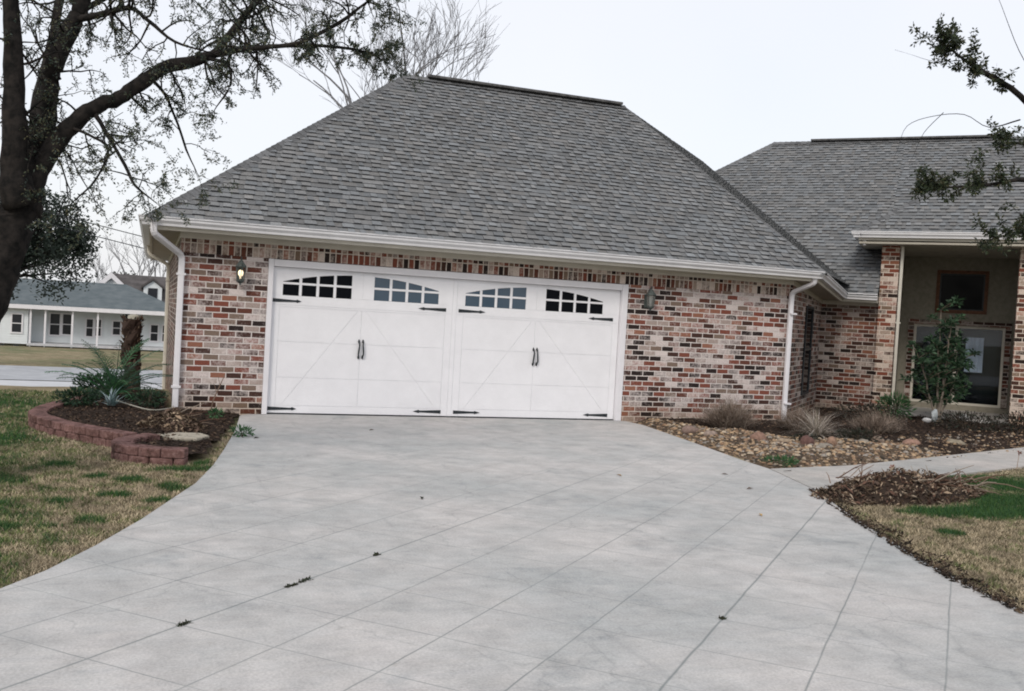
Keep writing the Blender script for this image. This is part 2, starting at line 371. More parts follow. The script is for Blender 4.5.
# driveway slab
DL = [(-.12, .12), (-.34, -.2), (-.55, -2.0), (-.78, -3.54), (-.94, -4.53), (-1.14, -5.5), (-1.36, -6.24), (-1.57, -6.95), (-1.82, -7.67), (-2.05, -8.24), (-2.3, -8.7),
      (-2.9, -9.6), (-3.9, -11), (-5.2, -13), (-6, -16), (-6.3, -26)]
DR = [(5.74, .12), (5.80, -.5), (5.47, -2.79), (5.26, -4.1), (5.20, -4.75), (4.83, -6.07), (4.3, -7.25), (4.02, -7.93), (3.70, -8.75), (3.54, -9.26), (3.36, -9.94),
      (3.3, -10.8), (3.6, -12.5), (4.3, -15), (4.6, -26)]
dv = MB(); poly = [(x, y, -.12) for x, y in DL]+[(x, y, -.12) for x, y in reversed(DR)]
dv.prism(poly, (0, 0, .12)); tag(dv.build('driveway', M['concrete']), kind='structure')
WT = [(5.24, -4.72), (6.57, -4.47), (8.48, -3.77), (11.4, -2.66), (16, -1.0), (20, .4)]
WB = [(4.87, -6.03), (5.38, -5.92), (7.0, -5.34), (9.34, -4.53), (13, -3.2), (20, -.8)]
wk = MB(); wk.prism([(x, y, -.116) for x, y in WT]+[(x, y, -.116) for x, y in reversed(WB)], (0, 0, .112))
tag(wk.build('path', M['walk']), kind='structure')
# street and sidewalk beyond the lawn
def strip(name, y0, y1, mat, dz, x0=-90, x1=60):
    s = MB(); n_ = 6
    for k in range(n_):
        a = y0+(y1-y0)*k/n_; b_ = y0+(y1-y0)*(k+1)/n_
        s.quad([(x0, a, gz(0, a)+dz), (x1, a, gz(0, a)+dz), (x1, b_, gz(0, b_)+dz), (x0, b_, gz(0, b_)+dz)])
    return tag(s.build(name, mat), kind='structure')
strip('sidewalk', 13.6, 17.2, M['sidewalk'], .09); strip('road', 17.9, 25.5, M['road'], .06)

# ------------------------------------------------------------------ shingle roofs
def clip(poly, axis, val, keep_ge):
    o = []
    for i in range(len(poly)):
        p, q = poly[i], poly[(i+1) % len(poly)]
        dp = (p[axis]-val)*(1 if keep_ge else -1); dq = (q[axis]-val)*(1 if keep_ge else -1)
        if dp >= 0: o.append(p)
        if (dp >= 0) != (dq >= 0):
            t = dp/(dp-dq); o.append(tuple(p[i]+(q[i]-p[i])*t for i in (0, 1)))
    return o
def clip_poly(sub, con):           # sub clipped by convex con (ccw)
    o = sub
    for i in range(len(con)):
        a, b_ = con[i], con[(i+1) % len(con)]; ins = o; o = []
        if not ins: return []
        def sd_(p): return (b_[0]-a[0])*(p[1]-a[1])-(b_[1]-a[1])*(p[0]-a[0])
        for j in range(len(ins)):
            p, q = ins[j], ins[(j+1) % len(ins)]; dp, dq = sd_(p), sd_(q)
            if dp >= 0: o.append(p)
            if (dp >= 0) != (dq >= 0): t = dp/(dp-dq); o.append((p[0]+(q[0]-p[0])*t, p[1]+(q[1]-p[1])*t))
    return o
def shingle_plane(mb, pts, eave_dir, expo=.128, seed=0, dark=(.05, .052, .058)):
    rd = random.Random(seed); P = [Vector(p) for p in pts]
    nm = (P[1]-P[0]).cross(P[2]-P[0]).normalized()
    if nm.z < 0: nm = -nm
    u = Vector(eave_dir).normalized(); v = nm.cross(u).normalized()
    if v.z < 0: v = -v; u = -u
    O = P[0]; q = [((p-O).dot(u), (p-O).dot(v)) for p in P]
    ar = sum(q[i][0]*q[(i+1) % len(q)][1]-q[(i+1) % len(q)][0]*q[i][1] for i in range(len(q)))
    if ar < 0: q.reverse()
    v0 = min(p[1] for p in q); v1 = max(p[1] for p in q)
    def w(p, h): return O+u*p[0]+v*p[1]+nm*h
    k = 0; y = v0
    def tone():
        g_ = rd.choice((.145, .155, .165, .175, .185, .20))*rd.uniform(.92, 1.1)
        t_ = rd.uniform(-.03, .04); return (g_*(1.05+t_), g_*1.08, g_*(1.11-t_))
    while y < v1:
        y2 = min(y+expo, v1+.001)
        st = clip(clip(q, 1, y, True), 1, y2, False)
        if len(st) >= 3:
            xa = min(p[0] for p in st); xb = max(p[0] for p in st)
            # base layer cut in patches of slightly different tone
            x = xa-rd.uniform(0, .4)
            while x < xb:
                wd = rd.uniform(.18, .5); c = clip(clip(st, 0, x, True), 0, x+wd, False)
                if len(c) >= 3:
                    T = tone()
                    mb.quad([w(p, .012*(1-(p[1]-y)/expo)+.002) for p in c], tuple(t*.86 for t in T))
                x += wd
            mb.quad([w((xa, y), -.002), w((xb, y), -.002), w((xb, y), .014), w((xa, y), .014)], dark)
            x = xa+rd.uniform(-.2, .1)
            while x < xb:                              # raised laminated tabs
                wd = rd.uniform(.08, .20); jit = rd.uniform(-.004, .004)
                c = clip_poly([(x, y-.004+jit), (x+wd, y-.004+jit), (x+wd-.008, y2-.002), (x+.008, y2-.002)], q)
                if len(c) >= 3 and rd.random() < .9:
                    T = tone(); top = [w(p, .021*(1-(p[1]-y)/expo)+.006) for p in c]; bot = [w(p, .0) for p in c]
                    mb.quad(top, T)
                    for i in range(len(c)):
                        j = (i+1) % len(c)
                        mb.quad([bot[i], bot[j], top[j], top[i]], dark)
                x += wd+rd.uniform(.04, .17)
        y += expo; k += 1
def cap_line(mb, p, q, seed=0, w=.13, lift=.02):        # overlapping cap shingles along a hip or ridge
    rd = random.Random(seed); p = Vector(p); q = Vector(q); d = (q-p).normalized(); n_ = max(2, int((q-p).length/.14)); L = (q-p).length
    s_ = d.cross(ZV).normalized(); up = s_.cross(d).normalized()
    for k in range(n_):
        a = p+d*(L*k/n_-.02); b_ = p+d*(L*(k+1)/n_+.01)
        g_ = rd.uniform(.09, .16); c = (g_, g_*1.02, g_*1.06)
        A = [a-s_*w-up*(w*.55)+up*lift, a+up*(lift+.022), a+s_*w-up*(w*.55)+up*lift]
        B_ = [b_-s_*w-up*(w*.55)+up*(lift-.012), b_+up*(lift+.01), b_+s_*w-up*(w*.55)+up*(lift-.012)]
        mb.quad([A[0], B_[0], B_[1], A[1]], c); mb.quad([A[1], B_[1], B_[2], A[2]], c)
        mb.quad([A[0], A[1], A[1]-up*.02, A[0]-up*.01], c); mb.quad([A[1], A[2], A[2]-up*.01, A[1]-up*.01], c)
K = .768; Z0 = 2.62; ZM = 2.42; ZP = 3.68
house = thing('brick_house', 'low brick house with white double garage door, steep grey hip roof and tall shaded porch', 'house', (2.8, 0, 0))
def gp(x, y): return (x, y, Z0+K*(y+.55))
def lp(x, y): return (x, y, Z0+K*(x+1.67))
def sp_(a, b): return tuple(ab(a, b, Z0+K*(6.79-a)))
def mp_(a, b): return tuple(ab(a, b, ZM+K*(b-9.59)))
def pf(a, b): return tuple(ab(a, b, ZP+K*(b-9.5)))
def pl(a, b): return tuple(ab(a, b, ZP+K*(a-6.9)))
RL = gp(2.69, 3.81); RR = gp(7.24, 3.81)
gr = MB()
shingle_plane(gr, [gp(-1.67, -.55), gp(9.05, -.55), RR, RL], (1, 0, 0), seed=1)
shingle_plane(gr, [lp(-1.67, 12), lp(-1.67, -.55), RL, lp(2.69, 7.64)], (0, 1, 0), seed=2)
shingle_plane(gr, [sp_(6.79, 6.01), sp_(6.79, 9.85), sp_(2.43, 14.2), sp_(2.43, 7.81)], BV, seed=3, dark=(.13, .135, .14))
zr = RL[2]
gr.quad([RL, RR, (8.6, 8.17, Z0), (7.05, 8.17, Z0)], (.12,)*3)
gr.quad([RL, (7.05, 8.17, Z0), (7.05, 12, Z0), lp(2.69, 7.64)], (.12,)*3)
gr.quad([lp(2.69, 7.64), (7.05, 12, Z0), (-1.67, 12, Z0)], (.12,)*3)
cap_line(gr, gp(-1.67, -.55), RL, 1); cap_line(gr, gp(9.05, -.55), RR, 2, w=.09, lift=.012)
cap_line(gr, RR, RL, 3)
o = gr.build('roof', M['shingle'], house); o['label'] = 'steep hip roof over the garage'
rv = MB(); rv.obox(Vector(RL)+Vector((.42, -.13, .02)), (RR[0]-RL[0]-.5, 0, 0), (0, .26, 0), (0, 0, .05)); rv.build('ridge_vent', M['ridge'], house, bevel=.01)
mr = MB()
shingle_plane(mr, [mp_(-1.16, 9.59), mp_(7.36, 9.59), mp_(7.36, 14.92), mp_(4.17, 14.92)], AV, seed=4)
shingle_plane(mr, [mp_(7.36, 11.69), mp_(10.59, 14.92), mp_(7.36, 14.92)], AV, seed=5)
mr.quad([mp_(4.17, 14.92), mp_(-1.16, 9.59), tuple(ab(-1.16, 20.25, ZM))], (.12,)*3)
mr.quad([mp_(4.17, 14.92), mp_(16, 14.92), tuple(ab(16, 20.25, ZM)), tuple(ab(-1.16, 20.25, ZM))], (.12,)*3)
cap_line(mr, mp_(4.17, 14.92), mp_(-1.16, 9.59), 5); cap_line(mr, mp_(4.17, 14.92), mp_(16, 14.92), 6)
o = mr.build('roof', M['shingle'], house); o['label'] = 'main roof behind and right of the garage roof'
rv = MB(); a0 = Vector(mp_(5.1, 14.92)); a1 = Vector(mp_(9.6, 14.92))
rv.obox(a0-BV*.13+ZV*.02, a1-a0, BV*.26, (0, 0, .05)); rv.build('ridge_vent', M['ridge'], house, bevel=.01)
pr_ = MB()
shingle_plane(pr_, [pf(6.9, 9.5), pf(16, 9.5), pf(16, 13.19), pf(10.59, 13.19)], AV, seed=7)
shingle_plane(pr_, [pl(6.9, 11.23), pl(6.9, 9.5), pl(10.59, 13.19), pl(10.59, 14.92)], BV, seed=8)
pr_.quad([pf(10.59, 13.19), pf(16, 13.19), tuple(ab(16, 14.92, 6.52)), tuple(ab(10.59, 14.92, 6.52))], (.12,)*3)
cap_line(pr_, pf(6.9, 9.5), pf(10.59, 13.19), 9)
o = pr_.build('roof', M['shingle'], house); o['label'] = 'raised hip roof over the porch'

# ------------------------------------------------------------------ walls
WX0, WX1 = -1.21, 8.82
CI = Vector((11.58, 2.76, 0))                      # inner corner
def wall(p, q, z0, z1, mat, name='wall', th=.2, inward=None):
    p = Vector((p[0], p[1], 0)); q = Vector((q[0], q[1], 0)); d = q-p
    nrm = Vector((-d.y, d.x, 0)).normalized() if inward is None else Vector(inward)
    w_ = MB(); w_.obox(p+ZV*z0, d, nrm*th, (0, 0, z1-z0)); return w_.build(name, mat, house)
fw = MB()
fw.box(WX0, -.034, 0, .2, -.3, 2.218); fw.box(5.66, WX1, 0, .2, -.3, 2.218); fw.box(WX0, WX1, .012, .2, 2.222, 2.52)
fw.build('wall', M['brick'], house)
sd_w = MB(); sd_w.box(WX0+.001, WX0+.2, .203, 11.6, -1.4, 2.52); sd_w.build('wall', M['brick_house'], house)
so_ = MB(); so_.box(WX0-.004, WX1+.002, -.004, .2, 2.221, 2.43); so_.build('soldier_course', M['soldier'], house)
# angled wall with its tall narrow window
A0 = Vector((WX1, 0, 0)); inn = -AV
aw = MB(); t0, t1, zb, zt = 1.7, 2.6, .42, 2.12; LT = (CI-A0).length
aw.obox(A0+BV*.003+ZV*-.3, BV*(t0-.003), inn*.2, (0, 0, 2.82)); aw.obox(A0+BV*t1+ZV*-.3, BV*(LT-t1-.003), inn*.2, (0, 0, 2.82))
aw.obox(A0+BV*(t0+.001)+ZV*-.3, BV*(t1-t0-.002), inn*.2, (0, 0, zb+.3)); aw.obox(A0+BV*(t0+.001)+ZV*zt, BV*(t1-t0-.002), inn*.2, (0, 0, 2.52-zt))
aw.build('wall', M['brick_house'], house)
wf = MB()
fo = A0-inn*.03
for (ta, tb, za, zc) in ((t0, t0+.05, zb, zt), (t1-.05, t1, zb, zt), (t0+.05, t1-.05, zb, zb+.05), (t0+.05, t1-.05, zt-.05, zt), (t0+.05, t1-.05, 1.28, 1.32)):
    wf.obox(fo+BV*ta+ZV*za, BV*(tb-ta), inn*.05, (0, 0, zc-za))
wfo = wf.build('window', M['iron'], house); wfo['label'] = 'narrow dark window in the angled brick wall'
q_ = MB(); q_.obox(fo+inn*.02+BV*t0+ZV*zb, BV*(t1-t0), inn*.01, (0, 0, zt-zb)); q_.build('pane', M['pane_dark'], wfo)
# house front to the porch
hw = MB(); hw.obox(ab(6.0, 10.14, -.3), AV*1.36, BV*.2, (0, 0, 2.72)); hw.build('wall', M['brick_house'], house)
def abbox(mb, a0, a1, b0, b1, z0, z1): mb.obox(ab(a0, b0, z0), AV*(a1-a0), BV*(b1-b0), (0, 0, z1-z0))
c1 = MB(); abbox(c1, 7.363, 7.70, 9.98, 10.34, -.3, 3.46); c1.build('column', M['brick_column'], house)
c2 = MB(); abbox(c2, 9.86, 10.24, 9.98, 10.34, -.3, 3.46); c2.build('column', M['brick_column'], house)
BB = 12.5
pw = MB(); abbox(pw, 7.52, 7.66, 10.343, BB, -.3, 3.46); abbox(pw, 10.0, 10.2, 10.343, BB, -.3, 3.46)
AW = (7.95, 9.78, .22, 1.96); UW = (8.42, 9.32, 2.30, 3.10)       # window openings on the back wall
bw_ = pw
for (a0, a1, z0, z1) in ((7.3, AW[0], -.3, 3.46), (AW[1], 10.3, -.3, 3.46), (AW[0], AW[1], -.3, AW[2]), (AW[0], AW[1], AW[3], UW[2]), (AW[0], AW[1], UW[3], 3.46),
                         (AW[0], UW[0], UW[2], UW[3]), (UW[1], AW[1], UW[2], UW[3])):
    abbox(bw_, a0, a1, BB+.002, BB+.2, z0, z1)
pwo = pw.build('porch_wall', M['stucco'], house)
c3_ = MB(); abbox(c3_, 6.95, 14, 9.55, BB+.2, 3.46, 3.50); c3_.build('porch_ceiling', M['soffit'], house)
fl = MB(); abbox(fl, 7.7, 10.0, 10.0, BB, -.1, .10); fl.build('porch_floor', M['walk'], house)
# porch brick window surrounds
sur = MB(); 
abbox(sur, AW[0]-.12, AW[0]-.002, BB-.03, BB, AW[2], AW[3]+.1); abbox(sur, AW[1]+.002, AW[1]+.12, BB-.03, BB, AW[2], AW[3]+.1)
abbox(sur, AW[0], AW[1], BB-.03, BB, AW[3]+.002, AW[3]+.1)
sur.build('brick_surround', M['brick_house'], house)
su2 = MB()
for (a0, a1, z0, z1) in ((UW[0]-.07, UW[0], UW[2]-.07, UW[3]+.07), (UW[1], UW[1]+.07, UW[2]-.07, UW[3]+.07), (UW[0], UW[1], UW[2]-.07, UW[2]), (UW[0], UW[1], UW[3], UW[3]+.07)):
    abbox(su2, a0, a1, BB-.03, BB, z0, z1)
wood_trim = noisy('wood_trim', (.10, .045, .025), (.17, .08, .045), 20, .7); su2.build('upper_surround', wood_trim, house)
def window(rect, cols, rows, mat_f, pane_mat, label, fwid=.05, b0=BB+.05, par=house):
    a0, a1, z0, z1 = rect; f = MB()
    abbox(f, a0, a0+fwid, b0, b0+.06, z0, z1); abbox(f, a1-fwid, a1, b0, b0+.06, z0, z1)
    abbox(f, a0+fwid, a1-fwid, b0, b0+.06, z0, z0+fwid); abbox(f, a0+fwid, a1-fwid, b0, b0+.06, z1-fwid, z1)
    for c in cols: abbox(f, a0+(a1-a0)*c-.03, a0+(a1-a0)*c+.03, b0+.005, b0+.05, z0+fwid, z1-fwid)
    o = f.build('window', mat_f, par); o['label'] = label
    p_ = MB(); abbox(p_, a0+.01, a1-.01, b0+.035, b0+.04, z0+.01, z1-.01); p_.build('pane', pane_mat, o); return o
tg, n_, b_ = new_mat('clear_pane'); b_.inputs['Transmission Weight'].default_value = 1; b_.inputs['Roughness'].default_value = .0; b_.inputs['IOR'].default_value = 1.3; b_.inputs['Base Color'].default_value = (.8, .9, 1, 1)
wpo = window(AW, (.48,), (), M['cream'], tg, 'wide porch window with pale frame')
rm = MB()
for (a0, a1, b0, b1, z0, z1) in ((7.3, 10.3, BB+2.2, BB+2.3, -.1, 2.6), (7.2, 7.3, BB+.2, BB+2.3, -.1, 2.6), (10.3, 10.4, BB+.2, BB+2.3, -.1, 2.6), (7.2, 10.4, BB+.2, BB+2.3, 2.6, 2.7), (7.2, 10.4, BB+.2, BB+2.3, -.2, -.1)): abbox(rm, a0, a1, b0, b1, z0, z1)
rm.build('room', M['pane_far'], house)
ct = MB()  # added pale pleats standing in for a bright reflection in the glass
for k in range(12):
    a0 = 9.02+k*.03; d0 = .02*math.sin(k*1.9); d1 = .02*math.sin((k+1)*1.9); ct.quad([ab(a0, BB+.24+d0, .95), ab(a0+.03, BB+.24+d1, .95), ab(a0+.03, BB+.24+d1, 1.72), ab(a0, BB+.24+d0, 1.72)])
ct.build('reflection_panel', M['door_white'], house)
window(UW, (), (), M['iron'], M['pane_dark'], 'small dark upper window under the porch ceiling', .03)

# ------------------------------------------------------------------ eaves: profile swept round the house
def sweep(prof, path, dz):          # prof: (outward offset, z) closed; path on wall line going so that outside is on the right
    res_ = MB(); n_ = len(path); rings = []
    for i, p in enumerate(path):
        p = Vector(p); ns = []
        if i > 0: d = (p-Vector(path[i-1])).normalized(); ns.append(Vector((d.y, -d.x, 0)))
        if i < n_-1: d = (Vector(path[i+1])-p).normalized(); ns.append(Vector((d.y, -d.x, 0)))
        nn = ns[0] if len(ns) == 1 else (ns[0]+ns[1]).normalized()
        sc_ = 1 if len(ns) == 1 else 1/max(.3, nn.dot(ns[0]))
        rings.append([p+nn*o_*sc_+ZV*(z+dz[i]) for o_, z in prof])
    m_ = len(prof); v = [q for r_ in rings for q in r_]; f = []
    for i in range(n_-1):
        for k in range(m_): f.append((i*m_+k, (i+1)*m_+k, (i+1)*m_+(k+1) % m_, i*m_+(k+1) % m_))
    f.append(tuple(range(m_))); f.append(tuple(range(n_*m_-1, (n_-1)*m_-1, -1)))
    res_.mesh(v, f); return res_
GUT = [(.43, 2.525), (.515, 2.525), (.52, 2.555), (.55, 2.59), (.552, 2.625), (.565, 2.628), (.565, 2.645), (.535, 2.645), (.535, 2.60), (.43, 2.60)]
FAS = [(.39, 2.475), (.427, 2.475), (.427, 2.62), (.39, 2.62)]
SOF = [(.0, 2.50), (.388, 2.50), (.388, 2.515), (.0, 2.515)]
FRZ = [(.0, 2.415), (.022, 2.415), (.022, 2.498), (.0, 2.498)]
path = [(WX0, 11.6, 0), (WX0, 0, 0), (WX1, 0, 0), tuple(CI), tuple(ab(7.36, 10.14))]
dzs = [0, 0, 0, -.18, -.19]
sweep(GUT, path, dzs).build('gutter', M['gutter'], house); sweep(FAS, path, dzs).build('fascia', M['cream'], house)
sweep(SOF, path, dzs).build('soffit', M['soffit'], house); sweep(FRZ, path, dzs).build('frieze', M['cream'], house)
def shift(pr, dz_, k=1): return [(o_*k, z+dz_) for o_, z in pr]
pp = [tuple(ab(7.36, 11.3)), tuple(ab(7.36, 9.98)), tuple(ab(14, 9.98))]
sweep(shift(GUT, 1.05), pp, [0]*3).build('gutter', M['gutter'], house)['label'] = 'higher gutter along the porch eave'
sweep(shift(FAS, 1.05), pp, [0]*3).build('fascia', M['cream'], house)
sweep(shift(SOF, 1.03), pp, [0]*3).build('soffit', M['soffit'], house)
ph = MB(); abbox(ph, 7.363, 14, 10.0, 10.3, 3.50, 3.60); ph.build('porch_beam', M['cream'], house)
ds = MB(); ds.tube([ab(7.05, 9.62, 3.55), ab(7.05, 9.62, 3.43)], .035, 8); ds.build('gutter_outlet', M['white'], house)

# downspouts (rectangular tube following bends)
def spout(pts, wdt=.085, dp=.065, label=None, side=Vector((1, 0, 0)), mat='white'):
    m_ = MB(); pts = [Vector(p) for p in pts]; rings = []
    for i, p in enumerate(pts):
        d = (pts[min(i+1, len(pts)-1)]-pts[max(i-1, 0)]).normalized(); y = d.cross(side).normalized(); x = y.cross(d).normalized()
        cr = []
        for k in range(12):
            t = 2*math.pi*k/12; cx = math.copysign(abs(math.cos(t))**.45, math.cos(t)); cy = math.copysign(abs(math.sin(t))**.45, math.sin(t))
            cr.append(p+x*cx*wdt/2+y*cy*dp/2)
        rings.append(cr)
    v = [q for r_ in rings for q in r_]; f = []
    for i in range(len(pts)-1):
        for k in range(12): f.append((i*12+k, i*12+(k+1) % 12, (i+1)*12+(k+1) % 12, (i+1)*12+k))
    f.append(tuple(range(11, -1, -1))); f.append(tuple(range((len(pts)-1)*12, len(pts)*12)))
    m_.mesh(v, f); o = m_.build('downspout', M[mat], house)
    for z in (.35, 1.9):
        bk = MB()
        q = pts[-2]+(Vector((0, 0, 0)))
        bk.obox(Vector((q.x, q.y, z))-side*(wdt/2+.02)+side.cross(ZV)*(-dp/2-.004), side*(wdt+.04), side.cross(ZV)*(dp+.006), (0, 0, .03)); bk.build('strap', M[mat], o)
    if label: o['label'] = label
def bend(pts, n_=3):            # round the corners a little
    pts = [Vector(p) for p in pts]; o_ = [pts[0]]
    for i in range(1, len(pts)-1):
        a, b_, c = pts[i-1], pts[i], pts[i+1]
        r_ = min(.07, (a-b_).length*.4, (c-b_).length*.4); p = b_+(a-b_).normalized()*r_; q = b_+(c-b_).normalized()*r_
        for k in range(n_+1):
            t = k/n_; o_.append(p*(1-t)**2+b_*2*t*(1-t)+q*t*t)
    return o_+[pts[-1]]
spout(bend([(-1.58, -.50, 2.56), (-1.58, -.48, 2.42), (-1.20, -.06, 2.17), (-1.20, -.05, .05)]), label='white downspout on the left front corner')
spout(bend([(8.93, -.45, 2.56), (8.93, -.43, 2.44), (8.76, -.07, 2.28), (8.76, -.06, .10), (8.82, -.16, .03)]), label='white downspout on the right front corner')
spout(bend([(-1.66, 5.2, 2.53), (-1.65, 5.2, 2.38), (-1.30, 5.2, 2.2), (-1.28, 5.2, -.5)]), label='cream downspout on the left side wall', side=Vector((0, 1, 0)), mat='cream')
spout([ab(7.75, 9.99, 3.45), ab(7.75, 9.99, .1)], .06, .05, label='thin pale downspout beside the porch column', side=AV, mat='cream')

# ------------------------------------------------------------------ garage door
DX0, DX1, DH = .047, 5.55, 2.13
tr = MB()
tr.box(-.032, .042, -.02, .2, 0.002, 2.216); tr.box(5.555, 5.658, -.02, .2, .002, 2.216); tr.box(.044, 5.553, -.018, .2, 2.115, 2.214)
tr.build('door_frame', M['white'], house, bevel=.006)
gd = MB(); yf = .055
gd.box(DX0, DX1, yf+.006, yf+.05, .018, 2.113)
door = gd.build('garage_door', M['door_white'], house); door['label'] = 'white carriage style double garage door'
pn = MB()
def panel(poly, g_=.0025, th=.012):
    cx = sum(p[0] for p in poly)/len(poly); cz = sum(p[1] for p in poly)/len(poly)
    # inset each polygon edge by g_
    n_ = len(poly); ar = sum(poly[i][0]*poly[(i+1) % n_][1]-poly[(i+1) % n_][0]*poly[i][1] for i in range(n_)); pl_ = poly if ar > 0 else poly[::-1]
    o_ = []
    for i in range(n_):
        a, b_, c = (Vector(pl_[i-1]), Vector(pl_[i]), Vector(pl_[(i+1) % n_]))
        d1 = (b_-a).normalized(); d2 = (c-b_).normalized(); n1 = Vector((-d1.y, d1.x)); n2 = Vector((-d2.y, d2.x))
        bi = (n1+n2); bi = bi/(bi.dot(n1)); o_.append(b_+bi*g_)
    pn.prism([(p.x, yf+.012, p.y) for p in o_], (0, -th, 0))
def arch(x, half):      # arched top of the window row
    c = (1.35, 4.10)[half]; return 2.06-.15*(min(1, abs(x-c)/1.16))**2
halves = ((DX0, 2.73, 1.345), (2.80, DX1, 4.10))
panes = ((.19, 1.18), (1.515, 2.505), (2.93, 3.92), (4.26, 5.25))
pane_col = ('pane_dark', 'pane_blue', 'pane_blue', 'pane_dark')
ZR = 1.575
pn.box(2.735, 2.795, yf-.001, yf+.012, .02, 2.11)
for hi_, (x0, x1, xc) in enumerate(halves):
    # stiles
    panel([(x0, .02), (x0+.11, .02), (x0+.11, ZR), (x0, ZR)]); panel([(x1-.11, .02), (x1, .02), (x1, ZR), (x1-.11, ZR)])
    cw = .055
    xa, xb = x0+.11, x1-.11
    zs = [.02, .535, 1.05, ZR]
    # triangles either side of the brace and the middle field, cut by the horizontal section joints
    def xl(z): t = (z-.13)/(ZR-.03-.13); return xa+.08+(xc-cw-xa-.08)*t
    def xr(z): t = (z-.13)/(ZR-.03-.13); return xb-.08+(xc+cw-xb+.08)*t
    for k in range(3):
        z0, z1 = zs[k], zs[k+1]; zz0 = max(z0, .13); zz1 = min(z1, ZR-.03)
        if k == 0:
            panel([(xa, .02), (xb, .02), (xb, .13), (xa, .13)])
        panel([(xa, zz0), (xl(zz0), zz0), (xl(zz1), zz1), (xa, zz1)]); panel([(xr(zz0), zz0), (xb, zz0), (xb, zz1), (xr(zz1), zz1)])
        panel([(xl(zz0), zz0), (xc, zz0), (xc, zz1), (xl(zz1), zz1)]); panel([(xc, zz0), (xr(zz0), zz0), (xr(zz1), zz1), (xc, zz1)])
    panel([(xa, ZR-.03), (xb, ZR-.03), (xb, ZR), (xa, ZR)], .002)
# top section around the windows: bottom rail, uprights, header with arched cut
for hi_, (x0, x1, xc) in enumerate(halves):
    w1, w2 = panes[hi_*2], panes[hi_*2+1]
    panel([(x0, ZR), (x1, ZR), (x1, 1.715), (x0, 1.715)], .003)
    panel([(x0, 1.715), (w1[0], 1.715), (w1[0], 2.11), (x0, 2.11)], .0005); panel([(w1[1], 1.715), (xc, 1.715), (xc, 2.11), (w1[1], 2.11)], .0005)
    panel([(xc, 1.715), (w2[0], 1.715), (w2[0], 2.11), (xc, 2.11)], .002); panel([(w2[1], 1.715), (x1, 1.715), (x1, 2.11), (w2[1], 2.11)], .0005)
    for wv in (w1, w2):
        n_ = 12
        for k in range(n_):
            xa = wv[0]+(wv[1]-wv[0])*k/n_; xb = wv[0]+(wv[1]-wv[0])*(k+1)/n_
            pn.prism([(xa, yf+.012, arch(xa, hi_)), (xb, yf+.012, arch(xb, hi_)), (xb, yf+.012, 2.11), (xa, yf+.012, 2.11)], (0, -.012, 0))
po = pn.build('door_panels', M['door_white'], door)
for wi, wv in enumerate(panes):
    hi_ = wi//2; mf = MB(); st = (wv[1]-wv[0])/4
    for k in range(1, 4): mf.box(wv[0]+st*k-.02, wv[0]+st*k+.02, yf-.002, yf+.004, 1.715, arch(wv[0]+st*k, hi_)-.0)
    mf.box(wv[0], wv[1], yf-.004, yf+.0038, 1.872, 1.903)
    wo = mf.build('window', M['door_white'], door)
    wo['label'] = ('arched eight-pane window at the left end of the garage door', 'arched window left of the garage door centre', 'arched window right of the garage door centre', 'arched window at the right end of the garage door')[wi]
    pm = MB(); n_ = 12
    for k in range(n_):
        xa = wv[0]+(wv[1]-wv[0])*k/n_; xb = wv[0]+(wv[1]-wv[0])*(k+1)/n_
        pm.quad([(xa, yf+.0045, 1.71), (xb, yf+.0045, 1.71), (xb, yf+.0045, arch(xb, hi_)), (xa, yf+.0045, arch(xa, hi_))])
    pm.build('pane', M[pane_col[wi]], wo)
# seal under the door
sb = MB(); sb.box(DX0, DX1, yf+.0, yf+.04, .0025, .018); sb.build('door_seal', M['iron'], door)
def hinge(x0, x1, z, point_right):
    m_ = MB(); d = 1 if point_right else -1; a = x0 if point_right else x1; b_ = x1 if point_right else x0
    y_ = yf-.0005
    pts = [(a, z-.026), (a+d*.30, z-.014), (a+d*.33, z-.014), (a+d*.345, z-.024), (b_, z), (a+d*.345, z+.024), (a+d*.33, z+.014), (a+d*.30, z+.014), (a, z+.026)]
    m_.prism([(p[0], y_, p[1]) for p in pts], (0, -.008, 0))
    for q in (.04, .15, .25): m_.lathe((0, 0, 0), [(.001, 0)], 3) if False else m_.box(a+d*q-.006, a+d*q+.006, y_-.013, y_-.008, z-.006, z+.006)
    m_.build('hinge_strap', M['iron'], door)
for zz in (1.635, .082):
    hinge(.055, .46, zz, True); hinge(2.20, 2.63, zz, False); hinge(2.83, 3.26, zz, True); hinge(5.01, 5.44, zz, False)
def handle(x, s_):
    m_ = MB(); y_ = yf
    for z in (1.095, .865): m_.lathe((x, y_-.008, z-.03), [(.004, 0), (.015, .02), (.016, .035), (.004, .062)], 8); m_.box(x-.012, x+.012, y_-.03, y_+.0, z-.008, z+.008)
    m_.tube([(x, y_-.03, 1.10), (x+.004*s_, y_-.05, 1.04), (x-.002*s_, y_-.052, .98), (x-.008*s_, y_-.045, .91), (x, y_-.03, .86)], [.010, .011, .013, .011, .010], 8)
    m_.build('handle', M['iron'], door)
for x in (1.325, 4.09): handle(x, 1); handle(x+.06, -1)

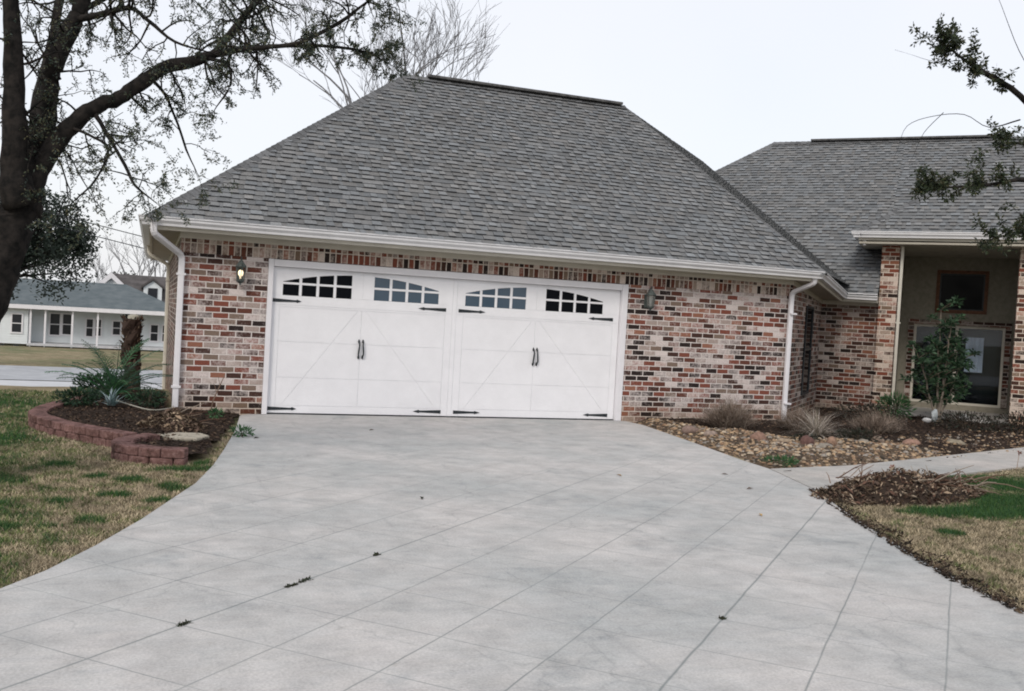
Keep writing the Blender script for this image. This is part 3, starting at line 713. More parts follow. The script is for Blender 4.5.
# ------------------------------------------------------------------ wall lanterns
def lantern(x, lit, label):
    t = thing('wall_lantern', label, 'wall lamp', (x, 0, 2.0), 'lanterns beside the garage door')
    y = -.15; m_ = MB()
    m_.lathe((x, -.012, 1.9), [(.001, 0), (.05, .0)], 3) if False else m_.box(x-.045, x+.045, -.022, -.001, 1.86, 2.08)
    m_.tube([(x, -.02, 2.03), (x, -.07, 2.14), (x, -.12, 2.18), (x, -.15, 2.16)], .009, 6)
    m_.tube([(x, -.02, 1.90), (x, -.07, 1.86), (x, -.13, 1.90)], .008, 6); m_.build('bracket', M['iron_green'], t, bevel=.003)
    c = MB(); c.lathe((x, y, 2.06), [(.082, 0), (.088, .008), (.060, .045), (.034, .075), (.03, .09), (.012, .10), (.010, .115), (.016, .125), (.004, .15)], 6); c.build('cap', M['iron_green'], t)
    f = MB()
    for k in range(6):
        a = 2*math.pi*(k+.5)/6; ct, st_ = math.cos(a), math.sin(a)
        f.tube([(x+.072*ct, y+.072*st_, 2.06), (x+.052*ct, y+.052*st_, 1.885)], .005, 4)
    f.lathe((x, y, 1.865), [(.06, 0.02), (.055, .0), (.03, -.02), (.012, -.035), (.016, -.045), (.003, -.06)][::-1], 6); f.build('cage', M['iron_green'], t)
    g_ = MB()
    g_.lathe((x, y, 1.886), [(.049, 0), (.068, .172)], 6); gl = g_.build('glass', M['lantern_glass'] if not lit else M['lantern_glass'], t)
    b_ = MB(); b_.lathe((x, y, 1.90), [(.012, 0), (.012, .03), (.03, .05), (.038, .08), (.030, .11), (.008, .125)], 10)
    b_.build('bulb', M['bulb'] if lit else M['white'], t, smooth=True)
    if lit: bpy.data.objects.remove(gl)
lantern(-.42, True, 'lit black lantern on the brick pier left of the garage door')
lantern(6.0, False, 'unlit dark lantern on the brick wall right of the garage door')

# ------------------------------------------------------------------ left planting bed
def catmull(pts, n_=6):
    P = [Vector(p) for p in pts]; P = [P[0]*2-P[1]]+P+[P[-1]*2-P[-2]]; o_ = []
    for i in range(1, len(P)-2):
        for k in range(n_):
            t = k/n_; a, b_, c, d = P[i-1], P[i], P[i+1], P[i+2]
            o_.append(.5*((2*b_)+(-a+c)*t+(2*a-5*b_+4*c-d)*t*t+(-a+3*b_-3*c+d)*t*t*t))
    return o_+[P[-2]]
def block_wall(pts, courses, label, th=.19, seed=0):
    rd = random.Random(seed); cv = catmull([(*p, 0) for p in pts], 14)
    L = [0]
    for i in range(1, len(cv)): L.append(L[-1]+(cv[i]-cv[i-1]).length)
    def at(s):
        s = max(0, min(L[-1], s))
        for i in range(1, len(L)):
            if s <= L[i]: t = (s-L[i-1])/max(1e-6, L[i]-L[i-1]); return cv[i-1].lerp(cv[i], t)
        return cv[-1]
    root = thing('garden_wall', label, 'garden wall', tuple(at(0)))
    for c in range(courses):
        s = -(.12 if c % 2 else 0)
        while s < L[-1]:
            a, b_ = at(s+.005), at(s+.225)
            if (b_-a).length > .08:
                d = (b_-a).normalized(); nr = Vector((d.y, -d.x, 0)); m_ = MB(); j = rd.uniform(-.006, .006); hh = .085
                a_, bb = a+nr*j, b_+nr*j; z0 = -.035+c*.087; z1 = z0+hh
                # outer side bulges like split face block: three chamfered facets
                o1, o2 = a_+nr*.0, bb+nr*.0; mid = (a_+bb)/2+nr*.018
                top = [o1, mid, o2, bb-nr*th, a_-nr*th]
                m_.prism([(p.x, p.y, z0) for p in top], (0, 0, hh)); m_.build('block', M['block'], root, bevel=.012)
            s += .23
    return root
W1 = [(-2.30, 1.6), (-2.48, .7), (-2.70, -.1), (-2.86, -.9), (-2.84, -1.6), (-2.62, -2.15), (-2.38, -2.6), (-2.1, -2.95), (-1.78, -3.35)]
W2 = [(-1.55, -3.25), (-1.72, -3.45), (-1.86, -3.75), (-1.85, -4.05), (-1.68, -4.28), (-1.45, -4.42), (-1.2, -4.48)]
block_wall(W1, 2, 'long curved red block retaining wall round the palm bed', seed=1)
block_wall(W2, 2, 'short curved red block retaining wall by the flat stepping stone', seed=2)
def edge_d(x, y, lines):
    b_ = 9
    for ln in lines:
        for (x0, y0), (x1, y1) in zip(ln[:-1], ln[1:]):
            L2 = (x1-x0)**2+(y1-y0)**2; t = max(0, min(1, ((x-x0)*(x1-x0)+(y-y0)*(y1-y0))/L2)); b_ = min(b_, math.hypot(x-x0-t*(x1-x0), y-y0-t*(y1-y0)))
    return b_
def soil(name, poly, z, mat, dome=.05, dx=.07, lines=(), full=0.):
    # heightfield over polygon (point in polygon grid)
    def inside(x, y):
        c = False
        for i in range(len(poly)):
            x1, y1 = poly[i]; x2, y2 = poly[(i+1) % len(poly)]
            if (y1 > y) != (y2 > y) and x < (x2-x1)*(y-y1)/(y2-y1)+x1: c = not c
        return c
    m_ = MB(); X0 = min(p[0] for p in poly); X1 = max(p[0] for p in poly); Y0 = min(p[1] for p in poly); Y1 = max(p[1] for p in poly)
    def zz(x, y): e_ = min(1, edge_d(x, y, lines)/.45) if lines else 1; return (z if not lines else -.06+(z+.06)*e_)+(.3+.7*e_)*(dome*noise.noise(Vector((x*2.1, y*2.1, z)))+.02*noise.noise(Vector((x*9, y*9, 3))))
    nxx = int((X1-X0)/dx)+1; nyy = int((Y1-Y0)/dx)+1
    for i in range(nxx):
        for j in range(nyy):
            x, y = X0+i*dx, Y0+j*dx
            if inside(x+dx/2, y+dx/2): m_.quad([(x, y, zz(x, y)), (x+dx*1.02, y, zz(x+dx, y)), (x+dx*1.02, y+dx*1.02, zz(x+dx, y+dx)), (x, y+dx*1.02, zz(x, y+dx))])
    return tag(m_.build(name, mat, smooth=True), kind='structure'), inside, zz
LB = [(-2.12, 1.9), (-2.38, .7), (-2.6, -.1), (-2.72, -.9), (-2.68, -1.5), (-2.3, -2.3), (-1.72, -3.15), (-1.62, -3.9), (-1.3, -4.3), (-.98, -4.0), (-.86, -3.2), (-.62, -1.8), (-.38, -.25), (-.3, .1), (-1.3, .1), (-1.3, 2.5)]
# soil drops towards the drive, where there is no wall
bed_l, in_l, z_l = soil('soil', LB, .09, M['mulch'])
for v_ in bed_l.data.vertices:
    t = min(1, max(0, (v_.co.x+1.5)/.9)); v_.co.z -= .075*t
def zl(x, y): return z_l(x, y)-.075*min(1, max(0, (x+1.5)/.9))
# right bed
RB = [(5.70, .02), (5.70, -.55), (5.36, -2.79), (5.14, -4.1), (5.10, -4.9), (6.62, -4.62), (8.52, -3.92), (11.45, -2.80), (14.1, -1.86), (16.6, -1.0), (17, 1), (13.5, 2.8), (12.2, 2.2), (11.6, 2.7), (8.85, -.02)]
def inpoly(poly, x, y):
    c = False
    for i in range(len(poly)):
        x1, y1 = poly[i]; x2, y2 = poly[(i+1) % len(poly)]
        if (y1 > y) != (y2 > y) and x < (x2-x1)*(y-y1)/(y2-y1)+x1: c = not c
    return c
GBX = [(5.70, 0), (5.70, -.6), (5.36, -2.75), (5.14, -4.1), (5.1, -4.9), (6.6, -4.6), (8.5, -3.9), (9.3, -3.6), (8.3, -2.7), (7.3, -2.2), (6.6, -1.2), (6.3, .0)]
bed_r, in_r, z_r = soil('soil', RB, .06, M['mulch'], .05, .10, (DR[:5], WT))
for v_ in bed_r.data.vertices:
    if inpoly(GBX, v_.co.x, v_.co.y): v_.co.z -= .02
GB = [(5.80, -.06), (5.86, -.6), (5.53, -2.75), (5.34, -4.1), (5.4, -4.58), (6.57, -4.36), (8.48, -3.68), (9.2, -3.4), (8.3, -2.7), (7.3, -2.2), (6.6, -1.2), (6.2, -.1)]
def pebble(mb, x, y, z, r, col, rd):
    # squashed octahedral-ish pebble with 8 top faces
    n_ = 6; a0 = rd.uniform(0, 6.28); el = rd.uniform(.6, 1); h = r*rd.uniform(.45, .8); th = rd.uniform(0, 3.14)
    ring = []; ring2 = []
    for k in range(n_):
        t = a0+2*math.pi*k/n_; rr = r*rd.uniform(.8, 1.1); px, py = math.cos(t)*rr, math.sin(t)*rr*el
        qx, qy = px*math.cos(th)-py*math.sin(th), px*math.sin(th)+py*math.cos(th)
        ring.append((x+qx, y+qy, z-h*.15)); ring2.append((x+qx*.62, y+qy*.62, z+h*.62))
    v = ring+ring2+[(x, y, z+h*.8)]
    f = [(k, (k+1) % n_, (k+1) % n_+n_, k+n_) for k in range(n_)]+[(k+n_, (k+1) % n_+n_, 2*n_) for k in range(n_)]
    mb.mesh(v, f, col)
def inpoly(poly, x, y):
    c = False
    for i in range(len(poly)):
        x1, y1 = poly[i]; x2, y2 = poly[(i+1) % len(poly)]
        if (y1 > y) != (y2 > y) and x < (x2-x1)*(y-y1)/(y2-y1)+x1: c = not c
    return c
rd = random.Random(3); gv = MB(); k = 0
soil('gravel_bed', GBX, .06, M['gravel_base'], .05, .08, (DR[:5], WT))
PC = [(.34, .24, .155), (.26, .17, .11), (.40, .33, .25), (.18, .13, .095), (.28, .25, .22), (.38, .27, .17), (.10, .075, .06), (.06, .05, .04)]
while k < 4000:
    x, y = rd.uniform(5.2, 9.4), rd.uniform(-4.7, 0)
    if inpoly(GB, x, y):
        c = rd.choice(PC); f_ = rd.uniform(.7, 1.15); pebble(gv, x, y, z_r(x, y)+.006, rd.choice((.008, .010, .014, .02, .028, .042))*rd.uniform(.8, 1.2), tuple(q*f_ for q in c), rd); k += 1
k = 0
while k < 900:
    x, y = rd.uniform(8, 14), rd.uniform(-3.8, -.6)
    if inpoly(RB, x, y) and rd.random() < max(0, 1-(y+3.5-(x-8)*.35)/1.1):
        c = rd.choice(PC); pebble(gv, x, y, z_r(x, y)+.006, rd.uniform(.012, .035), tuple(q*.8 for q in c), rd); k += 1
tag(gv.build('gravel', M['stone']), kind='stuff')
def chips(name, test, zf, box_, n_, cols, size, seed, lift=.01, up=.5):
    rd = random.Random(seed); m_ = MB(); k = 0; tries = 0
    while k < n_ and tries < n_*20:
        tries += 1; x, y = rd.uniform(box_[0], box_[1]), rd.uniform(box_[2], box_[3])
        if not test(x, y): continue
        L_ = rd.uniform(.5, 1)*size; wd = L_*rd.uniform(.2, .5); a = rd.uniform(0, 6.28); pz = rd.uniform(-up, up); z = zf(x, y)+lift+abs(math.sin(pz))*L_*.5
        d = Vector((math.cos(a)*math.cos(pz), math.sin(a)*math.cos(pz), math.sin(pz))); s_ = Vector((-math.sin(a), math.cos(a), rd.uniform(-.4, .4)))*wd; o_ = Vector((x, y, z))
        c = rd.choice(cols); f_ = rd.uniform(.7, 1.2)
        m_.quad([o_-d*L_/2-s_*.3, o_-s_*.5, o_+d*L_/2, o_+s_*.5+ZV*wd*.3], tuple(q*f_ for q in c)); k += 1
    return m_
MC = [(.05, .033, .025), (.03, .022, .018), (.085, .055, .038), (.02, .016, .014), (.12, .085, .06)]
tag(chips('mulch', in_l, zl, (-2.8, -.2, -4.4, 2.4), 5000, MC, .06, 5).build('mulch', M['litter']), kind='stuff')
tag(chips('mulch', lambda x, y: in_r(x, y) and not inpoly(GB, x, y), z_r, (5.8, 17, -4, 2.8), 7000, MC, .07, 6).build('mulch', M['litter']), kind='stuff')
# leaf piles
def pile(name, cx, cy, rx, ry, h, n_, cols, label, seed, size=.07, rot=0., zf=lambda x, y: 0., sticks=0):
    rd = random.Random(seed); m_ = MB(); cr, sr = math.cos(rot), math.sin(rot)
    def hgt(u, v): r_ = math.hypot(u, v); return h*max(0, 1-r_**1.6)*(1+.5*noise.noise(Vector((u*2.5+seed, v*2.5, 0))))
    nr, na = 7, 22; vs = []; fs = []
    for i in range(nr+1):
        for k in range(na):
            t = 2*math.pi*k/na; r_ = i/nr; e = 1+.25*noise.noise(Vector((math.cos(t)*1.5+seed, math.sin(t)*1.5, 1)))
            u, v = r_*math.cos(t), r_*math.sin(t); x = cx+(u*rx*cr-v*ry*sr)*e; y = cy+(u*rx*sr+v*ry*cr)*e
            vs.append((x, y, zf(x, y)+hgt(u, v)-.02))
    for i in range(nr):
        for k in range(na): fs.append((i*na+k, (i+1)*na+k, (i+1)*na+(k+1) % na, i*na+(k+1) % na))
    m_.mesh(vs, fs, (.04, .028, .022))
    for q in range(n_):
        r_ = math.sqrt(rd.random())*1.08; t = rd.uniform(0, 6.28); u, v = r_*math.cos(t), r_*math.sin(t)
        x = cx+(u*rx*cr-v*ry*sr); y = cy+(u*rx*sr+v*ry*cr); z = zf(x, y)+hgt(u, v)+rd.uniform(-.01, .03)
        L_ = size*rd.uniform(.4, 1.0)*rd.choice((1, 1, 1.9)); wd = L_*rd.uniform(.12, .5); a = rd.uniform(0, 6.28); pz = rd.uniform(-.9, .9)
        d = Vector((math.cos(a)*math.cos(pz), math.sin(a)*math.cos(pz), math.sin(pz))); s_ = Vector((-math.sin(a), math.cos(a), rd.uniform(-.6, .6)))*wd; o_ = Vector((x, y, z))
        c = rd.choice(cols); f_ = rd.uniform(.5, 1.2)*(1+.9*noise.noise(Vector((x*3, y*3, 1)))); c = tuple(w_*f_ for w_ in c)
        m_.quad([o_-d*L_/2, o_-s_*.5+ZV*.006, o_+d*L_/2], c); m_.quad([o_-d*L_/2, o_+d*L_/2, o_+s_*.5+ZV*.012], c)
    for q in range(sticks):
        x = cx+rd.uniform(-.7, .9)*rx*cr; y = cy+rd.uniform(-.7, .9)*rx*sr; a = rot+rd.uniform(-.9, .9); z = zf(x, y)+h*rd.uniform(.2, .8)
        d = Vector((math.cos(a), math.sin(a), rd.uniform(-.25, .5))).normalized()*rd.uniform(.15, .45); o_ = Vector((x, y, z))
        c = rd.choice([(.22, .16, .12), (.12, .07, .05), (.30, .25, .2)]); m_.tube([o_, o_+d*.5+Vector((0, 0, .02)), o_+d], [.006, .005, .003], 4, c)
    return m_.build(name, M['litter'], origin=(cx, cy, 0))
LC = [(.17, .12, .085), (.085, .058, .045), (.28, .21, .15), (.045, .035, .028), (.13, .075, .055), (.36, .29, .22)]
tag(pile('leaf_pile', 5.72, -6.3, 1.15, .48, .20, 2600, LC, '', 4, .06, .22, sticks=130), 'big heap of brown leaves and twigs on the corner of the right lawn', 'leaf pile')
tag(pile('leaf_pile', -1.28, -2.15, .34, .42, .17, 1100, [(.22, .16, .11), (.32, .25, .18), (.13, .09, .07), (.09, .06, .045)], '', 5, .06, .3, zl, sticks=14), 'small heap of dry grey leaves by the left downspout', 'leaf pile')
# flat stepping stone
st = MB(); pts = [(-1.48, -3.02), (-1.22, -2.83), (-.98, -2.88), (-.9, -3.08), (-1.05, -3.32), (-1.35, -3.30)]
st.prism([(x+.0, y, .055) for x, y in pts], (0, 0, .04), (.40, .36, .29)); o = st.build('stepping_stone', M['stone'], origin=(-1.2, -3.1, .075), bevel=.015)
tag(o, 'flat tan stepping stone lying in the left bed', 'stepping stone')
# hose
hs = MB(); hs.tube([Vector(p) for p in catmull([(-1.22, -.5, .12), (-1.5, -.75, .11), (-1.8, -.35, .14), (-2.1, .5, .15)], 6)], .010, 6)
tag(hs.build('garden_hose', M['rubber'], origin=(-1.3, -.8, .1), smooth=True), 'thin pale hose curving over the dark mulch', 'hose')

# ------------------------------------------------------------------ plants
def leafquad(mb, o_, d, L_, wd, col, rd, droop=0.):
    d = d.normalized(); s_ = d.cross(Vector((rd.uniform(-1, 1), rd.uniform(-1, 1), rd.uniform(.2, 1)))).normalized()*wd; mid = o_+d*L_*.5
    mb.quad([o_, mid-s_*.5, o_+d*L_+ZV*-droop*L_, mid+s_*.5], col)
def frond(mb, base, az, el, L_, col, rd, nl=18, lw=.012, ll=.16, droop=1.1):
    p = Vector(base); pts = [p.copy()]; e = el
    n_ = 8
    for i in range(n_): d = Vector((math.cos(az)*math.cos(e), math.sin(az)*math.cos(e), math.sin(e))); p = p+d*L_/n_; pts.append(p.copy()); e -= droop/n_
    mb.tube(pts, [.007*(1-i/(n_+1)) +.002 for i in range(n_+1)], 4, tuple(c*1.3 for c in col))
    for k in range(nl):
        t = .15+.85*k/nl; i = min(n_-1, int(t*n_)); q = pts[i].lerp(pts[i+1], t*n_-i); d = (pts[i+1]-pts[i]).normalized(); s_ = d.cross(ZV).normalized()
        l_ = ll*math.sin(math.pi*min(1, t*.85+.15))**.6
        for sg in (-1, 1):
            dd = (s_*sg+d*.7+ZV*rd.uniform(-.1, .35)).normalized(); f_ = rd.uniform(.7, 1.3)
            mb.quad([q-d*lw*.5, q+dd*l_*.5-d*lw*.5, q+dd*l_-ZV*.03, q+dd*l_*.5+d*lw*.5], tuple(c*f_ for c in col))
# palm with cut shaggy trunk
px_, py_ = -1.83, 2.2
t = thing('cut_palm_trunk', 'shaggy brown palm trunk cut off flat at the top, beside the side wall', 'palm trunk', (px_, py_, 0))
m_ = MB(); rd = random.Random(11)
prof = [(px_+.015*math.sin(z*5), py_, z) for z in np.linspace(-.1, 1.22, 9)]
m_.tube(prof, [.15, .14, .13, .125, .13, .13, .135, .14, .13], 14, (.05, .034, .028), wob=.5)
for k in range(420):
    z = rd.uniform(.0, 1.22); a = rd.uniform(0, 6.28); o_ = Vector((px_+.12*math.cos(a), py_+.12*math.sin(a), z)); d = Vector((math.cos(a), math.sin(a), rd.uniform(.5, 2.2)))
    c = rd.choice([(.09, .055, .042), (.05, .034, .028), (.15, .10, .075), (.035, .026, .022), (.20, .15, .11)])
    leafquad(m_, o_, d, rd.uniform(.04, .10), rd.uniform(.02, .05), c, rd)
m_.build('trunk', M['litter'], t)
m_ = MB(); m_.lathe((px_+.02, py_, 1.2), [(.10, 0), (.095, .07), (.03, .09)], 12, (.42, .40, .34)); m_.build('cut_top', M['litter'], t)
t = thing('small_palm', 'small palm with arching dark green fronds in the left bed', 'palm', (-2.02, .7, .1))
m_ = MB(); G = (.045, .11, .055)
for k in range(40): frond(m_, (-2.02+rd.uniform(-.06, .06), .7, .12), k*2.4+rd.uniform(-.3, .3), rd.uniform(.5, 1.5), rd.uniform(.6, 1.1), tuple(c*rd.uniform(.7, 1.4) for c in G), rd, 20)
m_.build('fronds', M['leaf'], t)
m_ = MB(); m_.tube([(-2.02, .7, .0), (-2.02, .7, .18)], [.07, .05], 10, (.08, .05, .035)); m_.build('trunk', M['litter'], t)
def clump(name, x, y, z, r, h, n_, cols, label, cat, leaf=(.05, .02), seed=0, group=None, stems=6, blob=1.):
    rd = random.Random(seed); t = thing(name, label, cat, (x, y, z), group)
    s_ = MB()
    for k in range(stems):
        a = rd.uniform(0, 6.28); q = rd.uniform(.2, .8)*r; s_.tube([(x, y, z-.03), (x+math.cos(a)*q*.5, y+math.sin(a)*q*.5, z+h*.45), (x+math.cos(a)*q, y+math.sin(a)*q, z+h*.85)], [.008, .006, .003], 4, (.07, .055, .04))
    s_.build('stems', M['litter'], t)
    m_ = MB()
    for k in range(n_):
        u = rd.uniform(-1, 1); a = rd.uniform(0, 6.28); rr = (rd.random()**.4)
        dx_ = math.sqrt(1-u*u)*math.cos(a); dy_ = math.sqrt(1-u*u)*math.sin(a)
        e = 1+.35*noise.noise(Vector((dx_*2+seed, dy_*2, u*2)))
        o_ = Vector((x+dx_*r*rr*e, y+dy_*r*rr*e, z+h*.5+u*h*.5*rr*e)); 
        if o_.z < z: o_.z = z+rd.uniform(0, .05)
        f_ = rd.uniform(.6, 1.4); c = tuple(q*f_ for q in rd.choice(cols))
        leafquad(m_, o_, Vector((dx_, dy_, u+rd.uniform(-.3, .8))), leaf[0]*rd.uniform(.7, 1.3), leaf[1], c, rd)
    m_.build('foliage', M['leaf'], t); return t
DG = [(.022, .05, .028), (.03, .065, .03), (.018, .035, .022)]
clump('low_shrub', -2.42, -.25, .10, .27, .20, 600, DG, 'low dark green shrub inside the curved red wall', 'shrub', (.06, .025), 21)
clump('low_shrub', -2.25, .9, .12, .28, .30, 800, DG, 'dark leafy shrub left of the palm fronds at the road side of the bed', 'shrub', (.06, .025), 22)
def spiky(name, x, y, z, n_, L_, cols, label, cat, seed, w_=.02, droop=.8, el=(.3, 1.4), mat='leaf'):
    rd = random.Random(seed); m_ = MB()
    for k in range(n_):
        a = rd.uniform(0, 6.28); e = rd.uniform(*el); L = L_*rd.uniform(.6, 1.1); p = Vector((x+rd.uniform(-.04, .04), y+rd.uniform(-.04, .04), z)); pts = [p.copy()]
        for i in range(5):
            p = p+Vector((math.cos(a)*math.cos(e), math.sin(a)*math.cos(e), math.sin(e)))*L/5; e -= droop/5*rd.uniform(.6, 1.5); pts.append(p.copy())
        s_ = Vector((-math.sin(a), math.cos(a), 0)); f_ = rd.uniform(.7, 1.2); c = tuple(q*f_ for q in rd.choice(cols))
        for i in range(5):
            w0 = w_*(1-i/5.2)*.5; w1 = w_*(1-(i+1)/5.2)*.5; m_.quad([pts[i]-s_*w0, pts[i]+s_*w0, pts[i+1]+s_*w1, pts[i+1]-s_*w1], c)
    return tag(m_.build(name, M[mat], origin=(x, y, z)), label, cat)
spiky('grey_leaf_plant', -2.0, -.35, .12, 40, .34, [(.22, .30, .31), (.15, .22, .22), (.30, .38, .40)], 'pale blue-grey spiky plant at the foot of the palm', 'plant', 31, .035)
clump('low_shrub', -1.55, -.2, .10, .22, .22, 500, DG, 'small dark shrub close to the left downspout', 'shrub', (.05, .02), 23)
# bare stem against the left pier
m_ = MB(); m_.tube([(-.78, -.75, .05), (-.74, -.72, .25), (-.66, -.7, .45), (-.60, -.68, .60)], [.012, .010, .008, .005], 5, (.16, .11, .085))
m_.tube([(-.70, -.71, .36), (-.74, -.69, .48)], [.006, .003], 4, (.16, .11, .085)); m_.tube([(-.66, -.7, .45), (-.70, -.72, .62)], [.005, .003], 4, (.16, .11, .085))
tag(m_.build('dead_sapling', M['litter'], origin=(-.78, -.75, .05)), 'thin bare stem leaning in front of the left brick pier', 'sapling')
clump('weed', -.50, -2.45, .01, .12, .09, 160, [(.05, .13, .05), (.04, .10, .045)], 'small green weed at the left edge of the driveway by the bed', 'weed', (.05, .02), 24, stems=2)
clump('weed', -.72, -.95, .05, .10, .10, 120, [(.05, .13, .05), (.04, .10, .045)], 'green seedling below the bare stem', 'weed', (.05, .02), 25, stems=2)

# right bed plants
def wispy(name, x, y, z, r, h, n_, cols, label, seed, w_=.004):
    rd = random.Random(seed); m_ = MB()
    for k in range(n_):
        a = rd.uniform(0, 6.28); q = rd.random()**.7*r; p = Vector((x+rd.uniform(-.3, .3)*r, y+rd.uniform(-.3, .3)*r, z)); e = Vector((x+math.cos(a)*q, y+math.sin(a)*q*.8, z+h*rd.uniform(.3, 1)*(1-.4*(q/r)**2)))
        md = p.lerp(e, .5)+Vector((rd.uniform(-.04, .04), rd.uniform(-.04, .04), .03)); s_ = Vector((rd.uniform(-1, 1), rd.uniform(-1, 1), 0)).normalized()*w_
        f_ = rd.uniform(.6, 1.25); c = tuple(t_*f_ for t_ in rd.choice(cols))
        m_.quad([p-s_, p+s_, md+s_*.7, md-s_*.7], c); m_.quad([md-s_*.7, md+s_*.7, e], c)
        for j in range(2):
            b_ = md.lerp(e, rd.random()); m_.quad([b_-s_*.5, b_+s_*.5, b_+Vector((rd.uniform(-.08, .08), rd.uniform(-.08, .08), rd.uniform(-.01, .07)))], c)
    return tag(m_.build(name, M['litter'], origin=(x, y, z)), label, 'dry shrub')
TC = [(.27, .21, .17), (.19, .145, .115), (.36, .30, .25), (.13, .10, .08)]
wispy('dry_shrub', 7.0, -1.1, .02, .70, .60, 1500, TC, 'wispy grey-brown dead shrub against the brick wall left of the right downspout', 41)
wispy('dry_shrub', 8.1, -1.4, .02, .60, .50, 1100, TC, 'wispy dead shrub in front of the right downspout foot', 42)
wispy('dry_shrub', 9.6, -1.4, .02, .65, .45, 1100, TC, 'low brown dead shrub right of the pale grass clump', 43)
spiky('grass_clump', 7.85, -2.15, .02, 240, .72, [(.50, .44, .38), (.38, .33, .28), (.58, .52, .46), (.22, .2, .15)], 'pale straw coloured spiky grass clump in the gravel bed', 'ornamental grass', 44, .016, 1.3, (.4, 1.4))
clump('low_shrub', 8.25, -2.55, .0, .30, .22, 700, [(.025, .032, .022), (.035, .03, .022)], 'dark low plant behind the orange upright rock', 'shrub', (.05, .02), 45)
clump('low_shrub', 7.25, -2.65, .0, .22, .13, 450, [(.025, .032, .022), (.035, .03, .022)], 'dark low plant between the tan and dark red rocks', 'shrub', (.05, .02), 46)
clump('weed', 5.62, -4.38, .0, .20, .07, 420, [(.055, .13, .05), (.04, .10, .04)], 'bright green weed tuft at the corner of driveway and path', 'weed', (.05, .015), 47, stems=2)
clump('grass_tuft', 12.0, 0.9, .06, .30, .42, 520, [(.05, .13, .05), (.035, .09, .035)], 'bright green leafy plant at the foot of the porch column', 'plant', (.12, .025), 48)
wispy('dry_shrub', 13.55, -1.0, .05, .42, .36, 500, [(.22, .13, .09), (.15, .09, .065)], 'reddish brown dry tuft in front of the right porch column', 49)
for i, (x, y, r_, h_, lb) in enumerate([(10.7, .1, .62, .36, 'dark mulched shrub left of the porch tree'), (11.9, -1.0, .58, .34, 'dark low shrub beneath the porch tree'), (13.0, -1.3, .6, .38, 'dark low shrub under the wide porch window'),
                                        (14.5, -1.2, .6, .36, 'dark low shrub before the right porch column, cut by the frame edge')]):
    clump('low_shrub', x, y, .03, r_, h_, 1300, [(.03, .026, .02), (.022, .03, .02), (.045, .035, .028)], lb, 'shrub', (.05, .022), 60+i, 'dark shrubs in the porch bed')
# rocks
def rock(x, y, z, rx, ry, h, col, label, seed):
    av = sum(col)/3; col = tuple((q*.6+av*.4)*.72 for q in col); z -= .03
    rd = random.Random(seed); m_ = MB(); vs = []; nr, na = 6, 12
    for i in range(nr+1):
        ph = math.pi*i/nr
        for k in range(na):
            t = 2*math.pi*k/na; d = Vector((math.sin(ph)*math.cos(t), math.sin(ph)*math.sin(t), math.cos(ph)))
            e = 1+.35*noise.noise(d*1.7+Vector((seed*3.1, 0, 0)))+.08*noise.noise(d*5)
            vs.append((x+d.x*rx*e, y+d.y*ry*e, z+h*.4+d.z*h*.6*e))
    fs = [(i*na+k, (i+1)*na+k, (i+1)*na+(k+1) % na, i*na+(k+1) % na) for i in range(nr) for k in range(na)]
    m_.mesh(vs, fs, col); return tag(m_.build('rock', M['stone'], origin=(x, y, z), smooth=True), label, 'rock', 'rocks in the right bed')
for i, a_ in enumerate([(6.50, -2.62, .14, .10, .16, (.36, .17, .10), 'rounded orange-red rock nearest the driveway'), (6.70, -2.95, .15, .09, .13, (.46, .31, .17), 'wide yellow-tan rock beside the orange-red one'),
    (7.03, -3.02, .12, .09, .18, (.20, .08, .06), 'dark red rock under the pale grass clump'), (7.36, -3.12, .09, .07, .17, (.40, .20, .10), 'upright orange rock right of the dark red one'),
    (7.12, -3.30, .15, .10, .11, (.34, .28, .21), 'flat grey-tan rock between the dark red and upright orange rocks'), (5.98, -1.65, .14, .10, .14, (.34, .20, .15), 'pinkish rock near the wall end of the gravel'),
    (6.08, -2.05, .11, .09, .11, (.40, .27, .20), 'smaller pink-tan rock in front of the pinkish one'), (8.05, -2.95, .10, .08, .13, (.36, .29, .21), 'tan rock at the right end of the gravel patch'),
    (8.55, -2.65, .13, .09, .14, (.34, .22, .14), 'brown rock half behind the tan gravel'), (9.0, -2.85, .18, .11, .12, (.45, .21, .12), 'long salmon-orange rock by itself in dark mulch'),
    (9.75, -2.45, .14, .10, .11, (.28, .22, .16), 'dull brown rock near the path edge'), (9.95, -2.72, .17, .10, .12, (.38, .30, .18), 'low yellowish rock beside the path')]): rock(*a_[:3] if False else (a_[0], a_[1], .03), *a_[2:5], a_[5], a_[6], 100+i)
def wstone(x, y, z, rx, ry, h, label, seed, col=(.62, .62, .62)):
    o = rock(x, y, z, rx, ry, h, col, label, seed); o['group'] = 'white stones under the porch tree'
wstone(11.05, -.95, .22, .09, .06, .07, 'small flat white stone left of the pointed one', 121); wstone(11.5, -.65, .22, .07, .04, .20, 'pointed pale blue-white stone leaning under the porch tree', 122, (.45, .52, .55))
wstone(12.2, -.6, .24, .12, .07, .10, 'rounded white stone right of the pointed one', 123)

